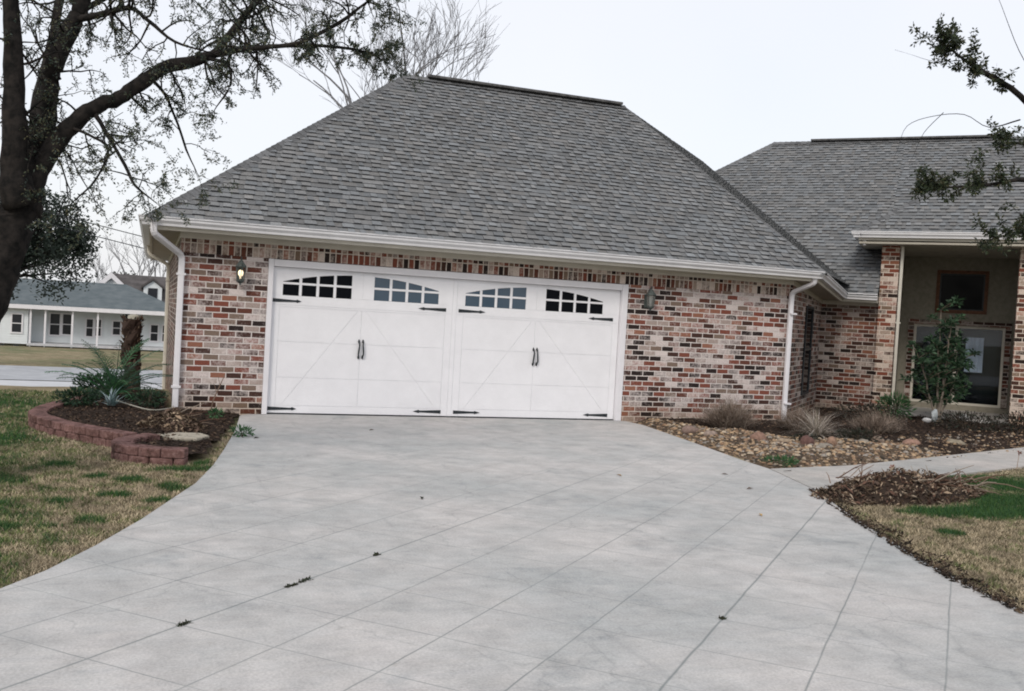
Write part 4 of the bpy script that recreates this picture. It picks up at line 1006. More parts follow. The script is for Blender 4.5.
# porch tree: small broadleaf evergreen
tx, ty = 12.55, .35
t = thing('porch_tree', 'small glossy dark green tree with thin pale stems in front of the porch', 'tree', (tx, ty, 0))
m_ = MB(); rd = random.Random(77); tips = []
for k, (ax, ay, hh) in enumerate([(-.10, .0, 1.4), (.22, .05, 1.5), (.05, -.1, 1.9), (-.45, .05, 1.25), (-.02, .1, 2.2), (.42, 0, 1.25)]):
    pts = [Vector((tx, ty, -.05))]
    for i in range(1, 7):
        q = i/6; pts.append(Vector((tx+ax*q*1.1+rd.uniform(-.03, .03), ty+ay*q, .0+hh*q)))
        if i > 1: tips.append(pts[-1])
    m_.tube(pts, [.026-.0032*i for i in range(7)], 6, (.20, .17, .14))
for p in list(tips):
    for j in range(3):
        a = rd.uniform(0, 6.28); L = rd.uniform(.12, .34)*(1.25 if p.z < 1.3 else .9); e = p+Vector((math.cos(a)*L, math.sin(a)*L, rd.uniform(.0, .25)))
        m_.tube([p, p.lerp(e, .5)+ZV*.02, e], [.008, .006, .003], 4, (.14, .12, .09)); tips.append(e)
m_.build('trunk', M['litter'], t)
m_ = MB()
for p in tips:
    if p.z < .35: continue
    for j in range(24):
        d = Vector((rd.uniform(-1, 1), rd.uniform(-1, 1), rd.uniform(-.3, 1))).normalized(); f_ = rd.uniform(.6, 1.5)
        c = rd.choice([(.022, .048, .026), (.03, .065, .03), (.04, .08, .04)]); leafquad(m_, p+d*rd.uniform(0, .07), d, rd.uniform(.07, .13), .042, tuple(q*f_ for q in c), rd, .2)
m_.build('crown', M['leaf'], t)

# dried stalks beside the path
for x, y, lb in ((5.95, -5.85, 'dried flower stalk standing on the leaf heap edge of the path'), (9.0, -4.72, 'dried flower stalk at the far right edge of the path')):
    m_ = MB(); m_.tube([(x, y, -.03), (x+.01, y, .08), (x+.025, y, .20)], [.005, .004, .003], 5, (.30, .22, .17))
    for k in range(14):
        leafquad(m_, Vector((x+.025, y, .20)), Vector((random.uniform(-1, 1), random.uniform(-1, 1), random.uniform(-.3, 1))), .04, .018, (.26, .13, .10), random)
    tag(m_.build('dried_stalk', M['litter'], origin=(x, y, 0)), lb, 'dried weed')
# small weeds in the joints
for i, (a_, b_, r_, lb) in enumerate([(5.655, -6.60, .055, 'larger dark weed in the driveway joint, upper of the close pair'), (5.655, -6.73, .045, 'dark weed in the driveway joint, lower of the close pair'), (5.655, -7.56, .035, 'lone small weed in the driveway joint at lower left'),
                                      (5.655, -5.85, .03, 'tiny weed in the joint above the close pair of weeds'), (7.885, -5.88, .018, 'tiny weed in the long joint at lower right')]):
    p = ab(a_, b_); m_ = MB(); rd = random.Random(200+i)
    for k in range(70):
        q = p+BV*rd.uniform(-r_, r_)+AV*rd.uniform(-.012, .012); leafquad(m_, q, Vector((rd.uniform(-1, 1), rd.uniform(-1, 1), rd.uniform(.1, .8))), rd.uniform(.01, .025), .008, rd.choice([(.035, .05, .02), (.05, .045, .03), (.02, .03, .015)]), rd)
    tag(m_.build('joint_weed', M['leaf'], origin=tuple(p)), lb, 'weed', 'weeds in the driveway joints')

# ------------------------------------------------------------------ lawns
def side_left(x, y):       # left of driveway edge
    for i in range(len(DL)-1):
        (x0, y0), (x1, y1) = DL[i], DL[i+1]
        if y1 <= y <= y0: return x < x0+(x1-x0)*(y-y0)/(y1-y0)-.005+.035*noise.noise(Vector((y*9, x*9, 0)))
    return x < -1.3
def side_right(x, y):
    for i in range(len(DR)-1):
        (x0, y0), (x1, y1) = DR[i], DR[i+1]
        if y1 <= y <= y0: return x > x0+(x1-x0)*(y-y0)/(y1-y0)+.01
    return False
def below_walk(x, y):
    for i in range(len(WB)-1):
        (x0, y0), (x1, y1) = WB[i], WB[i+1]
        if x0 <= x <= x1: return y < y0+(y1-y0)*(x-x0)/(x1-x0)-.02
    return x < 4.87
GP = [(-2.29, -4.42, .16, .22), (-1.96, -5.08, .12, .12), (-1.66, -5.25, .17, .16), (-1.78, -5.93, .17, .12), (-2.16, -6.19, .12, .12), (-1.9, -6.9, .12, .14), (-1.33, -5.6, .13, .2), (-1.45, -6.2, .12, .1), (-2.55, -6.36, .16, .2),
      (-2.42, -7.04, .16, .15), (-2.17, -7.06, .08, .07), (-1.05, -4.25, .10, .4), (-1.2, -4.72, .3, .14), (-2.93, -2.6, .3, .5), (-3.4, 1.0, .6, .9), (-3.6, -1.0, .5, .7), (-.95, -4.7, .08, .25), (-2.6, -5.3, .2, .14),
      (6.0, -7.2, .75, .32), (6.9, -6.75, .8, .45), (5.45, -7.15, .45, .22), (7.4, -5.5, .8, .3), (8.1, -5.9, 1.0, .6), (4.75, -7.95, .12, .12), (6.3, -7.9, .3, .2), (6.3, -5.75, .25, .12), (8.6, -7, .8, .6)]
def greenness(x, y):
    w_ = .0
    if x < 3: w_ = min(.66, max(0, (-1.7-x)*.5))
    for gx, gy, rx, ry in GP:
        d = ((x-gx)/rx)**2+((y-gy)/ry)**2
        w_ = max(w_, 1.25-d*.75)
    return w_*(.8 if x < 3 else 1.15)+.55*noise.noise(Vector((x*5, y*5, 0)))+.35*noise.noise(Vector((x*14, y*14, 5)))+(.18 if x < 3 else .1)*noise.noise(Vector((x*1.5, y*1.5, 7)))
def grass_obj(name, boxes, test, seed, kz=0.):
    R = np.random.default_rng(seed); V = []; C = []
    for (x0, x1, y0, y1, n_) in boxes:
        X = R.uniform(x0, x1, n_); Y_ = R.uniform(y0, y1, n_)
        for x, y in zip(X, Y_):
            if not test(x, y): continue
            g_ = greenness(x, y); dn = noise.noise(Vector((x*3.3, y*3.3, 2)))
            rr = R.random(6)
            if g_ > .30+rr[0]*.75:
                c = (.030+.04*rr[1], .080+.055*rr[1], .028+.02*rr[2]); h = .02+.035*rr[3]
            else:
                f_ = (.55+.65*rr[1])*(1+.7*dn+.4*noise.noise(Vector((x*9, y*9, 4))))
                if rr[1] > .55 and g_ > .15: c = (.16*f_, .19*f_, .075*f_)
                elif rr[2] < .25+.5*dn: c = (.11*f_, .10*f_, .055*f_)
                else: c = (.50*f_, .415*f_, .29*f_)
                h = .012+.024*rr[3]
            a = rr[4]*6.283; ln = (.022+.035*rr[5]); wd = .0026+.0024*rr[0]
            if y > -3: wd *= 1.6
            ca, sa = math.cos(a), math.sin(a); z = gz(x, y)+.004
            V.append(((x-sa*wd, y+ca*wd, z), (x+sa*wd, y-ca*wd, z), (x+ca*ln, y+sa*ln, z+h))); C.append(c)
    V = np.array(V, np.float32); n_ = len(V); me = bpy.data.meshes.new(name)
    me.vertices.add(n_*3); me.vertices.foreach_set('co', V.reshape(-1)); me.loops.add(n_*3); me.polygons.add(n_)
    me.loops.foreach_set('vertex_index', np.arange(n_*3, dtype=np.int32)); me.polygons.foreach_set('loop_start', np.arange(0, n_*3, 3, dtype=np.int32))
    me.polygons.foreach_set('loop_total', np.full(n_, 3, np.int32)); me.update(calc_edges=True)
    cl = me.color_attributes.new('Col', 'FLOAT_COLOR', 'CORNER'); cc = np.repeat(np.c_[np.array(C, np.float32), np.ones(n_, np.float32)], 3, axis=0); cl.data.foreach_set('color', cc.ravel())
    me.materials.append(M['grass']); o = bpy.data.objects.new(name, me); sc.collection.objects.link(o); return tag(o, kind='stuff')
W2IN = [(-2.5, 2.2), (-2.75, -.1), (-2.9, -1.0), (-2.85, -1.7), (-2.4, -2.6), (-1.85, -3.4), (-1.92, -3.9), (-1.8, -4.25), (-1.3, -4.52), (-.98, -4.15), (-.86, -3.2), (-.3, .1), (-1.2, 3)]
lt = lambda x, y: side_left(x, y) and not inpoly(W2IN, x, y)
grass_obj('grass', [(-3.4, -.5, -8.9, -6.5, 100000), (-3.6, -.5, -6.5, -4, 90000), (-4.2, -.6, -4, -.5, 60000), (-5.5, -1.3, -.5, 3, 26000), (-5, -1.6, -12, -8.9, 6000)], lt, 1)
grass_obj('grass', [(3.3, 6, -10.5, -7.5, 100000), (3.8, 8, -7.5, -5.2, 95000), (6, 11, -6, -3.6, 26000), (6, 10, -9, -7.5, 14000)], lambda x, y: side_right(x, y) and below_walk(x, y), 2)
# dark soil edging between drive and right lawn, with debris
ed = MB(); rd = random.Random(9)
for i in range(5, 11):
    (x0, y0), (x1, y1) = DR[i], DR[i+1]
    for k in range(260):
        t_ = rd.random(); w_ = rd.random()**2*.24*(1+.8*noise.noise(Vector((i*2+t_*3, 0, 0)))); x = x0+(x1-x0)*t_; y = y0+(y1-y0)*t_; d = Vector((x1-x0, y1-y0)).normalized(); nx_, ny_ = -d.y, d.x
        x += nx_*(w_-.05); y += ny_*(w_-.05)
        leafquad(ed, Vector((x, y, .004 if w_ < .05 else -.005)), Vector((rd.uniform(-1, 1), rd.uniform(-1, 1), rd.uniform(0, .5))), rd.uniform(.02, .06), rd.uniform(.008, .022), rd.choice([(.03, .022, .018), (.05, .036, .028), (.09, .065, .045), (.02, .017, .015)]), rd)
tag(ed.build('edge_litter', M['litter']), kind='stuff')
et = MB()
for i in range(5, 13):
    (x0, y0), (x1, y1) = DR[i], DR[i+1]; d = Vector((x1-x0, y1-y0)).normalized(); nx_, ny_ = -d.y, d.x
    w0 = w1 = .09
    et.quad([(x0, y0, -.013), (x1, y1, -.013), (x1+nx_*w1, y1+ny_*w1, -.013), (x0+nx_*w0, y0+ny_*w0, -.013)])
tag(et.build('soil', M['mulch']), kind='structure')
# a few fallen leaves on the drive
for i, (x, y, c, lb) in enumerate([(3.05, -5.2, (.3, .2, .1), 'tan fallen leaf in the middle right of the driveway'), (3.4, -7.2, (.42, .28, .12), 'yellow fallen leaf on the driveway left of the leaf heap'), (4.35, -5.15, (.14, .10, .08), 'dark curled leaf near the path corner'),
                                   (4.1, -6.0, (.12, .09, .07), 'dark leaf on the concrete left of the leaf heap'), (1.2, -1.7, (.12, .10, .08), 'dark twiggy leaf just in front of the garage door'), (-.35, -2.6, (.04, .035, .03), 'black leaf near the left bed corner of the driveway'),
                                   (.65, -6.3, (.05, .05, .04), 'small dark leaf in the left middle of the driveway'), (3.9, -8.6, (.10, .07, .05), 'brown leaf near the right lawn edge')]):
    m_ = MB(); rd = random.Random(300+i); a = rd.uniform(0, 3.1); d = Vector((math.cos(a), math.sin(a), 0))*.045; s_ = Vector((-math.sin(a), math.cos(a), 0))*.018; o_ = Vector((x, y, .004))
    m_.quad([o_-d, o_-s_+ZV*.012, o_+d+ZV*.006], c); m_.quad([o_-d, o_+d+ZV*.006, o_+s_+ZV*.016], c); m_.quad([o_-d, o_-d*1.6+ZV*.004, o_-d+s_*.1], c)
    tag(m_.build('fallen_leaf', M['litter'], origin=(x, y, 0)), lb, 'leaf', 'leaves fallen on the driveway')

# ------------------------------------------------------------------ trees
class Tree:
    def __init__(s, seed): s.w = MB(); s.l = MB(); s.rd = random.Random(seed); s.tips = []
    def limb(s, pts, seg=8, smooth=4):
        P = [Vector(p[:3]) for p in pts]; R_ = [p[3] for p in pts]
        if R_[-1] < .015:
            P.append(P[-1]+(P[-1]-P[-2])*.5); R_[-1] *= .6; R_.append(.0012)
        c = catmull(P, smooth); rr = [R_[min(len(R_)-1, i//smooth)]+(R_[min(len(R_)-1, i//smooth+1)]-R_[min(len(R_)-1, i//smooth)])*((i % smooth)/smooth) for i in range(len(c))]
        c = [p+Vector((s.rd.uniform(-1, 1), s.rd.uniform(-1, 1), s.rd.uniform(-1, 1)))*r_*.12 for p, r_ in zip(c, rr)]
        s.w.tube(c, rr, seg, (1, 1, 1), wob=.25); return c, rr
    def twig(s, p, d, L, r, depth, gravity, spread, n_leaf, leaf, cols, crook=.35):
        n_ = 4; pts = [Vector(p)]; d = Vector(d).normalized()
        for i in range(n_):
            d = (d+Vector((s.rd.uniform(-1, 1), s.rd.uniform(-1, 1), s.rd.uniform(-1, 1)))*crook+Vector((0, 0, gravity))*.25).normalized(); pts.append(pts[-1]+d*L/n_)
        s.w.tube(pts, [r*(1-.6*i/n_) for i in range(n_+1)], 5 if r > .008 else 3, (1, 1, 1), cap=False)
        if depth > 0:
            for k in range(s.rd.choice(spread)):
                i = s.rd.randint(1, n_); dd = (d+Vector((s.rd.uniform(-1, 1), s.rd.uniform(-1, 1), s.rd.uniform(-1, 1)))*.95).normalized()
                s.twig(pts[i], dd, L*s.rd.uniform(.45, .75), r*.55, depth-1, gravity, spread, n_leaf, leaf, cols, crook)
        if depth <= 1 and n_leaf:
            for i in range(1, n_+1):
                for j in range(n_leaf if depth == 0 else n_leaf//2):
                    f_ = s.rd.uniform(.6, 1.4); c = tuple(q*f_ for q in s.rd.choice(cols)); dd = Vector((s.rd.uniform(-1, 1), s.rd.uniform(-1, 1), s.rd.uniform(-1, .8)))
                    leafquad(s.l, pts[i].lerp(pts[i-1], s.rd.random())+dd*leaf*.3, dd, leaf*s.rd.uniform(.6, 1.2), leaf*.42, c, s.rd)
    def along(s, c, rr, n_, L, depth, gravity, spread, n_leaf, leaf, cols, t0=.15, r0=.012, bias=(0, 0, 0)):
        for k in range(n_):
            i = int((t0+(1-t0)*s.rd.random())*(len(c)-1)); d = Vector((s.rd.uniform(-1, 1), s.rd.uniform(-1, 1), s.rd.uniform(-1, 1)))+Vector(bias)
            s.twig(c[i], d, L*s.rd.uniform(.6, 1.3), min(r0, rr[i]*.6), depth, gravity, spread, n_leaf, leaf, cols)
    def build(s, name, label, cat, base, bark='bark', group=None):
        t = thing(name, label, cat, base, group); s.w.build('trunk', M[bark], t, smooth=True)
        if s.l.f: s.l.build('crown', M['leaf'], t)
        return t
OC = [(.05, .07, .05), (.07, .085, .05), (.04, .06, .05), (.10, .095, .055)]
T = Tree(5); tw = dict(depth=2, gravity=-.35, spread=(2, 3), n_leaf=4, leaf=.028, cols=OC)
T.limb([(-3.45, -5.3, -.1, .40), (-3.3, -5.3, .0, .32), (-3.17, -5.3, .3, .275), (-3.02, -5.3, .81, .245), (-2.84, -5.3, 1.47, .20), (-2.69, -5.3, 1.97, .165), (-2.61, -5.3, 2.31, .145), (-2.58, -5.3, 2.6, .105)], 16)
L_A = T.limb([(-2.60, -5.38, 2.25, .15), (-2.64, -5.45, 2.6, .105), (-2.66, -5.5, 3.18, .080), (-2.71, -5.5, 3.85, .058), (-2.77, -5.5, 4.39, .039), (-2.9, -5.4, 5.2, .02)], 10)
L_B = T.limb([(-2.56, -5.2, 2.2, .11), (-2.51, -5.15, 2.55, .09), (-2.47, -5.1, 2.92, .078), (-2.44, -5.1, 3.3, .076), (-2.38, -5.1, 3.6, .074), (-2.27, -5.1, 3.87, .072), (-2.22, -5.1, 4.05, .066), (-2.11, -5.1, 4.57, .047), (-2.0, -5.1, 5.3, .02)], 10)
L_C = T.limb([(-2.53, -5.3, 2.5, .07), (-2.55, -5.0, 3.1, .047), (-2.51, -4.6, 3.61, .044), (-2.48, -4.2, 4.26, .042), (-2.44, -4.0, 4.79, .033)], 8)
L_D = T.limb([(-2.60, -5.3, 2.2, .09), (-2.45, -5.3, 2.62, .078), (-2.27, -5.3, 2.94, .072), (-2.08, -5.3, 3.12, .064), (-1.9, -5.3, 3.23, .060), (-1.74, -5.3, 3.37, .056), (-1.53, -5.3, 3.53, .052), (-1.31, -5.3, 3.62, .047), (-1.14, -5.3, 3.7, .043)], 10)
D1 = T.limb([(-1.16, -5.3, 3.69, .039), (-1.02, -5.2, 3.91, .035), (-.89, -5.1, 4.13, .031), (-.76, -5.0, 4.36, .027), (-.55, -4.9, 4.75, .023)])
D2 = T.limb([(-1.16, -5.3, 3.69, .026), (-.95, -5.5, 3.72, .021), (-.78, -5.7, 3.72, .021), (-.49, -5.8, 3.78, .017), (-.18, -5.9, 3.97, .017), (.09, -6.0, 4.21, .013)], 6)
D3 = T.limb([(-.78, -5.7, 3.72, .017), (-.37, -5.6, 3.82, .015), (-.01, -5.5, 3.87, .013), (.22, -5.4, 3.87, .009), (.38, -5.3, 3.84, .006)], 6)
E1 = T.limb([(-2.08, -5.3, 3.09, .021), (-1.96, -5.5, 2.88, .016), (-1.81, -5.7, 2.62, .014), (-1.73, -5.8, 2.46, .012), (-1.60, -5.8, 2.36, .008)], 6)
E2 = T.limb([(-1.66, -5.3, 3.43, .017), (-1.53, -5.1, 3.34, .013), (-1.41, -5.0, 3.11, .011), (-1.33, -5.0, 2.9, .009), (-1.24, -5.0, 2.72, .007)], 6)
E3 = T.limb([(-1.22, -5.3, 3.66, .017), (-1.04, -5.5, 3.58, .013), (-1.02, -5.6, 3.39, .011), (-1.12, -5.6, 3.2, .008)], 6)
E4 = T.limb([(-2.27, -5.1, 3.87, .034), (-2.03, -5.4, 3.88, .025), (-1.83, -5.7, 3.88, .02), (-1.67, -5.9, 3.74, .016), (-1.48, -6.0, 3.59, .012), (-1.22, -6.1, 3.52, .008)], 6)
E5 = T.limb([(-2.25, -5.1, 3.94, .03), (-1.94, -4.8, 4.25, .022), (-1.53, -4.6, 4.49, .018), (-1.0, -4.4, 4.68, .014)], 6)
E6 = T.limb([(-2.27, -5.3, 2.94, .017), (-2.09, -5.5, 2.86, .012), (-1.94, -5.7, 2.73, .012), (-2.02, -5.8, 2.47, .008), (-2.16, -5.8, 2.3, .008)], 6)
for c, n_, L in ((L_A, 14, .40), (L_B, 18, .40), (L_C, 12, .40), (L_D, 12, .30), (D1, 26, .34), (D2, 46, .26), (D3, 32, .16), (E1, 14, .26), (E2, 11, .22), (E3, 9, .2), (E4, 22, .34), (E5, 22, .4), (E6, 14, .26)):
    T.along(c[0], c[1], n_, L, tw['depth'], tw['gravity'], tw['spread'], tw['n_leaf'], tw['leaf'], tw['cols'])
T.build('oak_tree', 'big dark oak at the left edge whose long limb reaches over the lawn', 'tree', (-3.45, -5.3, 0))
# overhanging tree on the right (trunk outside the picture)
T = Tree(8); HC = [(.03, .045, .022), (.045, .06, .028), (.06, .06, .03), (.022, .032, .02)]
T.limb([(6.6, -8.7, -.1, .24), (6.5, -8.65, .4, .18), (6.35, -8.6, 1.4, .15), (6.2, -8.55, 2.3, .12), (6.1, -8.5, 3.2, .08), (6.1, -8.5, 4.2, .04)], 12)
r1 = T.limb([(6.18, -8.5, 2.5, .07), (5.81, -8.5, 2.88, .057), (5.13, -8.5, 3.13, .035), (4.58, -8.5, 3.48, .023), (4.27, -8.5, 3.59, .019), (4.02, -8.5, 3.67, .011), (3.82, -8.5, 3.76, .007)], 7)
r2 = T.limb([(5.81, -8.5, 2.88, .05), (5.28, -8.5, 2.75, .036), (4.74, -8.5, 2.85, .02), (4.35, -8.5, 2.78, .012), (3.97, -8.5, 2.72, .008), (3.80, -8.5, 2.70, .006)], 7)
r3 = T.limb([(5.28, -8.5, 2.75, .024), (4.87, -8.5, 2.6, .019), (4.68, -8.5, 2.45, .012), (4.48, -8.5, 2.40, .008)], 6)
r4 = T.limb([(5.35, -8.5, 3.07, .02), (4.92, -8.5, 3.11, .016), (4.60, -8.5, 3.12, .011), (4.42, -8.5, 3.10, .008)], 6)
for c, n_, t0 in ((r1, 34, .45), (r2, 36, .35), (r3, 22, .2), (r4, 16, .3)):
    for k in range(n_):
        i = int((t0+(1-t0)*T.rd.random())*(len(c[0])-1)); T.twig(c[0][i], (T.rd.uniform(-1, .4), T.rd.uniform(-1, 1), T.rd.uniform(-.8, .8)), T.rd.uniform(.07, .19), .003, 1, .2, (1, 2), 9, .036, HC)
for pts in ([(4.6, -8.5, 3.3, .006), (4.35, -8.45, 3.22, .004), (4.15, -8.4, 3.30, .003), (3.85, -8.4, 3.25, .0025), (3.62, -8.4, 3.15, .002), (3.55, -8.4, 2.98, .0015)], [(3.95, -8.4, 3.29, .003), (3.78, -8.4, 3.12, .002), (3.7, -8.4, 2.95, .0015)],
            [(4.02, -8.5, 3.67, .003), (3.75, -8.5, 3.62, .002), (3.5, -8.5, 3.64, .0015)], [(4.9, -8.4, 3.6, .004), (4.65, -8.4, 3.85, .003), (4.45, -8.4, 4.15, .002), (4.35, -8.4, 4.3, .0015)]): T.limb(pts, 4)
T.build('evergreen_oak', 'evergreen tree reaching in from the right with two leafy dark sprays over the porch roof', 'tree', (6.6, -8.7, 0))
# bare trees behind the roof
def bare(seed, x, y, z0, h, r, label, lean=(0, 0), forks=3, group=None, depth=5, name='bare_tree', spread=.42, trunk_h=None, bark='bark_pale'):
    T = Tree(seed); rd_ = T.rd
    def grow(p, d, L, r_, dep):
        n_ = 4; pts = [Vector(p)]; dd = Vector(d)
        for i in range(n_): dd = (dd+Vector((rd_.uniform(-1, 1), rd_.uniform(-1, 1), rd_.uniform(-.6, .9)))*.13).normalized(); pts.append(pts[-1]+dd*L/n_)
        T.w.tube(pts, [r_*(1-.45*i/n_) for i in range(n_+1)], 7 if r_ > .05 else 4, cap=False)
        if dep <= 0: return
        for k in range(rd_.choice((2, 3, 3)) if dep < depth else forks):
            nd = (dd+Vector((rd_.uniform(-1, 1), rd_.uniform(-1, 1), rd_.uniform(-.2, .6)))*spread*1.5).normalized()
            grow(pts[rd_.choice((2, 3, 4, 4)) if dep < depth else rd_.choice((3, 4, 4))], nd, min(L, 4.6)*rd_.uniform(.6, .85), max(.010, r_*.55), dep-1)
    grow((x, y, z0), (lean[0], lean[1], 1), trunk_h or h*.42, r, depth)
    return T.build(name, label, 'tree', (x, y, z0), bark, group)
bare(15, 7.7, 30, -1.4, 15, .17, 'bare pale tree behind the garage roof peak, the left of two', (-.02, 0), 4, 'bare trees behind the house', 6, spread=.44, trunk_h=9.5)
bare(18, 8.7, 30.5, -1.4, 15, .17, 'bare pale tree behind the garage roof, right of the peak', (.05, 0), 4, 'bare trees behind the house', 6, spread=.42, trunk_h=10)

# ------------------------------------------------------------------ far neighbours (y about 60)
YN = 60.; FN = (YN+14.2584)/(41+14.2584)
def nb(x, z, y=YN): return (CAM.x+(x-CAM.x)*FN, y, CAM.z+(z-CAM.z)*FN)
cot = thing('white_cottage', 'long low white cottage with teal-grey roof across the street', 'house', nb(-5, -1.25))
xL, xC, xR = nb(-8.6, 0)[0], nb(-7.42, 0)[0], nb(-.2, 0)[0]; zb0 = nb(0, -1.13)[2]; ze = nb(0, .80)[2]; zrd = nb(0, 2.15)[2]
def siding_wall(x0, x1, y, z0, z1, par, name='wall', holes=()):
    m_ = MB(); z = z0
    while z < z1-.01:
        zz = min(z+.16, z1); m_.quad([(x0, y-.02, z), (x1, y-.02, z), (x1, y, zz), (x0, y, zz)]); m_.quad([(x0, y-.02, z), (x0, y, z), (x1, y, z), (x1, y-.02, z)]); z = zz
    m_.quad([(x0, y+.01, z0), (x0, y+.01, z1), (x1, y+.01, z1), (x1, y+.01, z0)]); return m_.build(name, M['siding'], par)
yp = YN+1.6
siding_wall(xL, xC, YN, zb0, ze+.05, cot); siding_wall(xC, xR, yp, zb0+.1, ze+.1, cot)
for bb_ in ((xC-.1, xC, YN+.02, yp+6, zb0, ze), (xR, xR+.1, yp-.0, yp+6, zb0, ze), (xL-3, xL, YN, YN+.2, zb0, ze)): m_ = MB(); m_.box(*bb_); m_.build('wall', M['siding'], cot)
# roof: long gable parallel to the street
m_ = MB(); xr0, xr1 = xL-4, xR+.6; ye = YN-.5
m_.prism([(xr0, ye, ze), (xr1, ye, ze), (nb(-3.7, 0)[0]+1.0, YN+5.5, zrd), (xr0, YN+5.5, zrd)], (0, 0, .12)); m_.prism([(xr0, YN+5.5, zrd), (nb(-3.7, 0)[0]+1.0, YN+5.5, zrd), (xr1, YN+11.5, ze), (xr0, YN+11.5, ze)], (0, 0, .12))
m_.prism([(xr1, ye, ze), (xr1, YN+11.5, ze), (nb(-3.7, 0)[0]+1.0, YN+5.5, zrd)], (0, 0, .1)); m_.build('roof', M['roof_far'], cot)
m_ = MB(); m_.box(xr0, xr1, ye-.06, ye, ze-.18, ze+.1); m_.build('fascia', M['white'], cot)
for x in (-7.3, -6.62, -5.35, -4.15, -2.6):
    m_ = MB(); X = nb(x, 0)[0]; m_.box(X-.06, X+.06, YN-.3, YN-.18, zb0-.4, ze-.12); m_.build('porch_post', M['white'], cot)
m_ = MB(); m_.box(xC, xR, YN-.45, yp-.03, zb0-.08, zb0+.08); m_.build('porch_floor', M['sidewalk'], cot)
m_ = MB()
for k in range(14): X = xL+(xR-xL)*k/13; m_.box(X-.15, X+.15, YN+.02, YN+.3, gz(0, YN)-.1, zb0-.09)
o = m_.build('pier', M['iron'], cot); o['kind'] = 'stuff'
def fwin(x0, x1, z0, z1, y, par, mat='pane_far'):
    X0, X1, Z0_, Z1_ = nb(x0, 0)[0], nb(x1, 0)[0], nb(0, z0)[2], nb(0, z1)[2]; m_ = MB(); t_ = .1
    m_.box(X0-t_, X0, y-.08, y-.03, Z0_-t_, Z1_+t_); m_.box(X1, X1+t_, y-.08, y-.03, Z0_-t_, Z1_+t_); m_.box(X0, X1, y-.08, y-.03, Z0_-t_, Z0_); m_.box(X0, X1, y-.08, y-.03, Z1_, Z1_+t_); m_.box(X0, X1, y-.075, y-.035, (Z0_+Z1_)/2-.03, (Z0_+Z1_)/2+.03)
    o_ = m_.build('window', M['white'], par); q = MB(); q.box(X0, X1, y-.045, y-.032, Z0_, Z1_); q.build('pane', M[mat], o_)
fwin(-8.15, -7.72, -.55, .35, YN, cot)
for x0, x1, z0, z1 in ((-6.5, -6.05, -.65, .45), (-5.9, -5.5, -.6, .45), (-4.75, -4.45, -.65, .25), (-4.3, -4.05, -.6, .25), (-3.45, -3.1, -.5, .2), (-1.55, -1.2, -.75, .1), (-.95, -.7, -.75, .1)): fwin(x0, x1, z0, z1, yp, cot)
dm = MB(); X0 = nb(-2.85, 0)[0]; dm.box(X0, X0+.9, yp-.08, yp-.03, zb0+.1, ze-.25); o = dm.build('door', M['pane_far'], cot)
# gabled house beyond
gh = thing('gabled_house', 'white gabled house with dark roof and dormer rising behind the cottage', 'house', nb(-2.5, -1.25))
y2 = YN+13; F2 = (y2+14.2584)/(41+14.2584)
def nb2(x, z): return (CAM.x+(x-CAM.x)*F2, CAM.z+(z-CAM.z)*F2)
pk = nb2(-3.6, 2.66); er = nb2(-1.95, 1.05); el_ = nb2(-5.2, 1.05)
m_ = MB(); m_.prism([(el_[0], y2, -3), (er[0], y2, -3), (er[0], y2, er[1]), (pk[0], y2, pk[1]-.1), (el_[0], y2, el_[1])], (0, .2, 0)); m_.build('wall', M['siding'], gh)
m_ = MB(); far = 9
m_.prism([(pk[0], y2-.3, pk[1]), (er[0]+.5, y2-.3, er[1]-.4), (er[0]+.5, y2-.3, er[1]-.2), (pk[0], y2-.3, pk[1]+.22)], (0, far, 0)); m_.prism([(pk[0], y2-.3, pk[1]), (el_[0]-.5, y2-.3, el_[1]-.4), (el_[0]-.5, y2-.3, el_[1]-.2), (pk[0], y2-.3, pk[1]+.22)], (0, far, 0))
wr = nb2(1.2, 0)[0]
m_.prism([(pk[0], y2+2.2, pk[1]), (wr, y2+2.2, pk[1]-.05), (wr, y2-2.8, er[1]-.3), (er[0]-.6, y2-2.8, er[1]-.3)], (0, 0, .15)); m_.build('roof', M['roof_far_dark'], gh)
m_ = MB(); m_.prism([(pk[0], y2-.34, pk[1]-.28), (er[0]+.5, y2-.34, er[1]-.68), (er[0]+.5, y2-.34, er[1]-.2), (pk[0], y2-.34, pk[1]+.2)], (0, .05, 0)); m_.prism([(pk[0], y2-.34, pk[1]-.28), (el_[0]-.5, y2-.34, el_[1]-.68), (el_[0]-.5, y2-.34, el_[1]-.2), (pk[0], y2-.34, pk[1]+.2)], (0, .05, 0)); m_.build('rake_board', M['white'], gh)
d0 = nb2(-2.0, 1.35); d1 = nb2(-1.1, 2.1); m_ = MB(); m_.prism([(d0[0], y2-2.2, d0[1]), (d1[0], y2-2.2, d0[1]), (d1[0], y2-2.2, d1[1]), ((d0[0]+d1[0])/2, y2-2.2, d1[1]+.55), (d0[0], y2-2.2, d1[1])], (0, 3.5, 0)); dmo = m_.build('dormer', M['siding'], gh)
m_ = MB(); m_.box(d0[0]+.35, d1[0]-.35, y2-2.28, y2-2.21, d0[1]+.2, d1[1]-.05); m_.build('window', M['pane_far'], dmo)
m_ = MB(); mx_ = (d0[0]+d1[0])/2
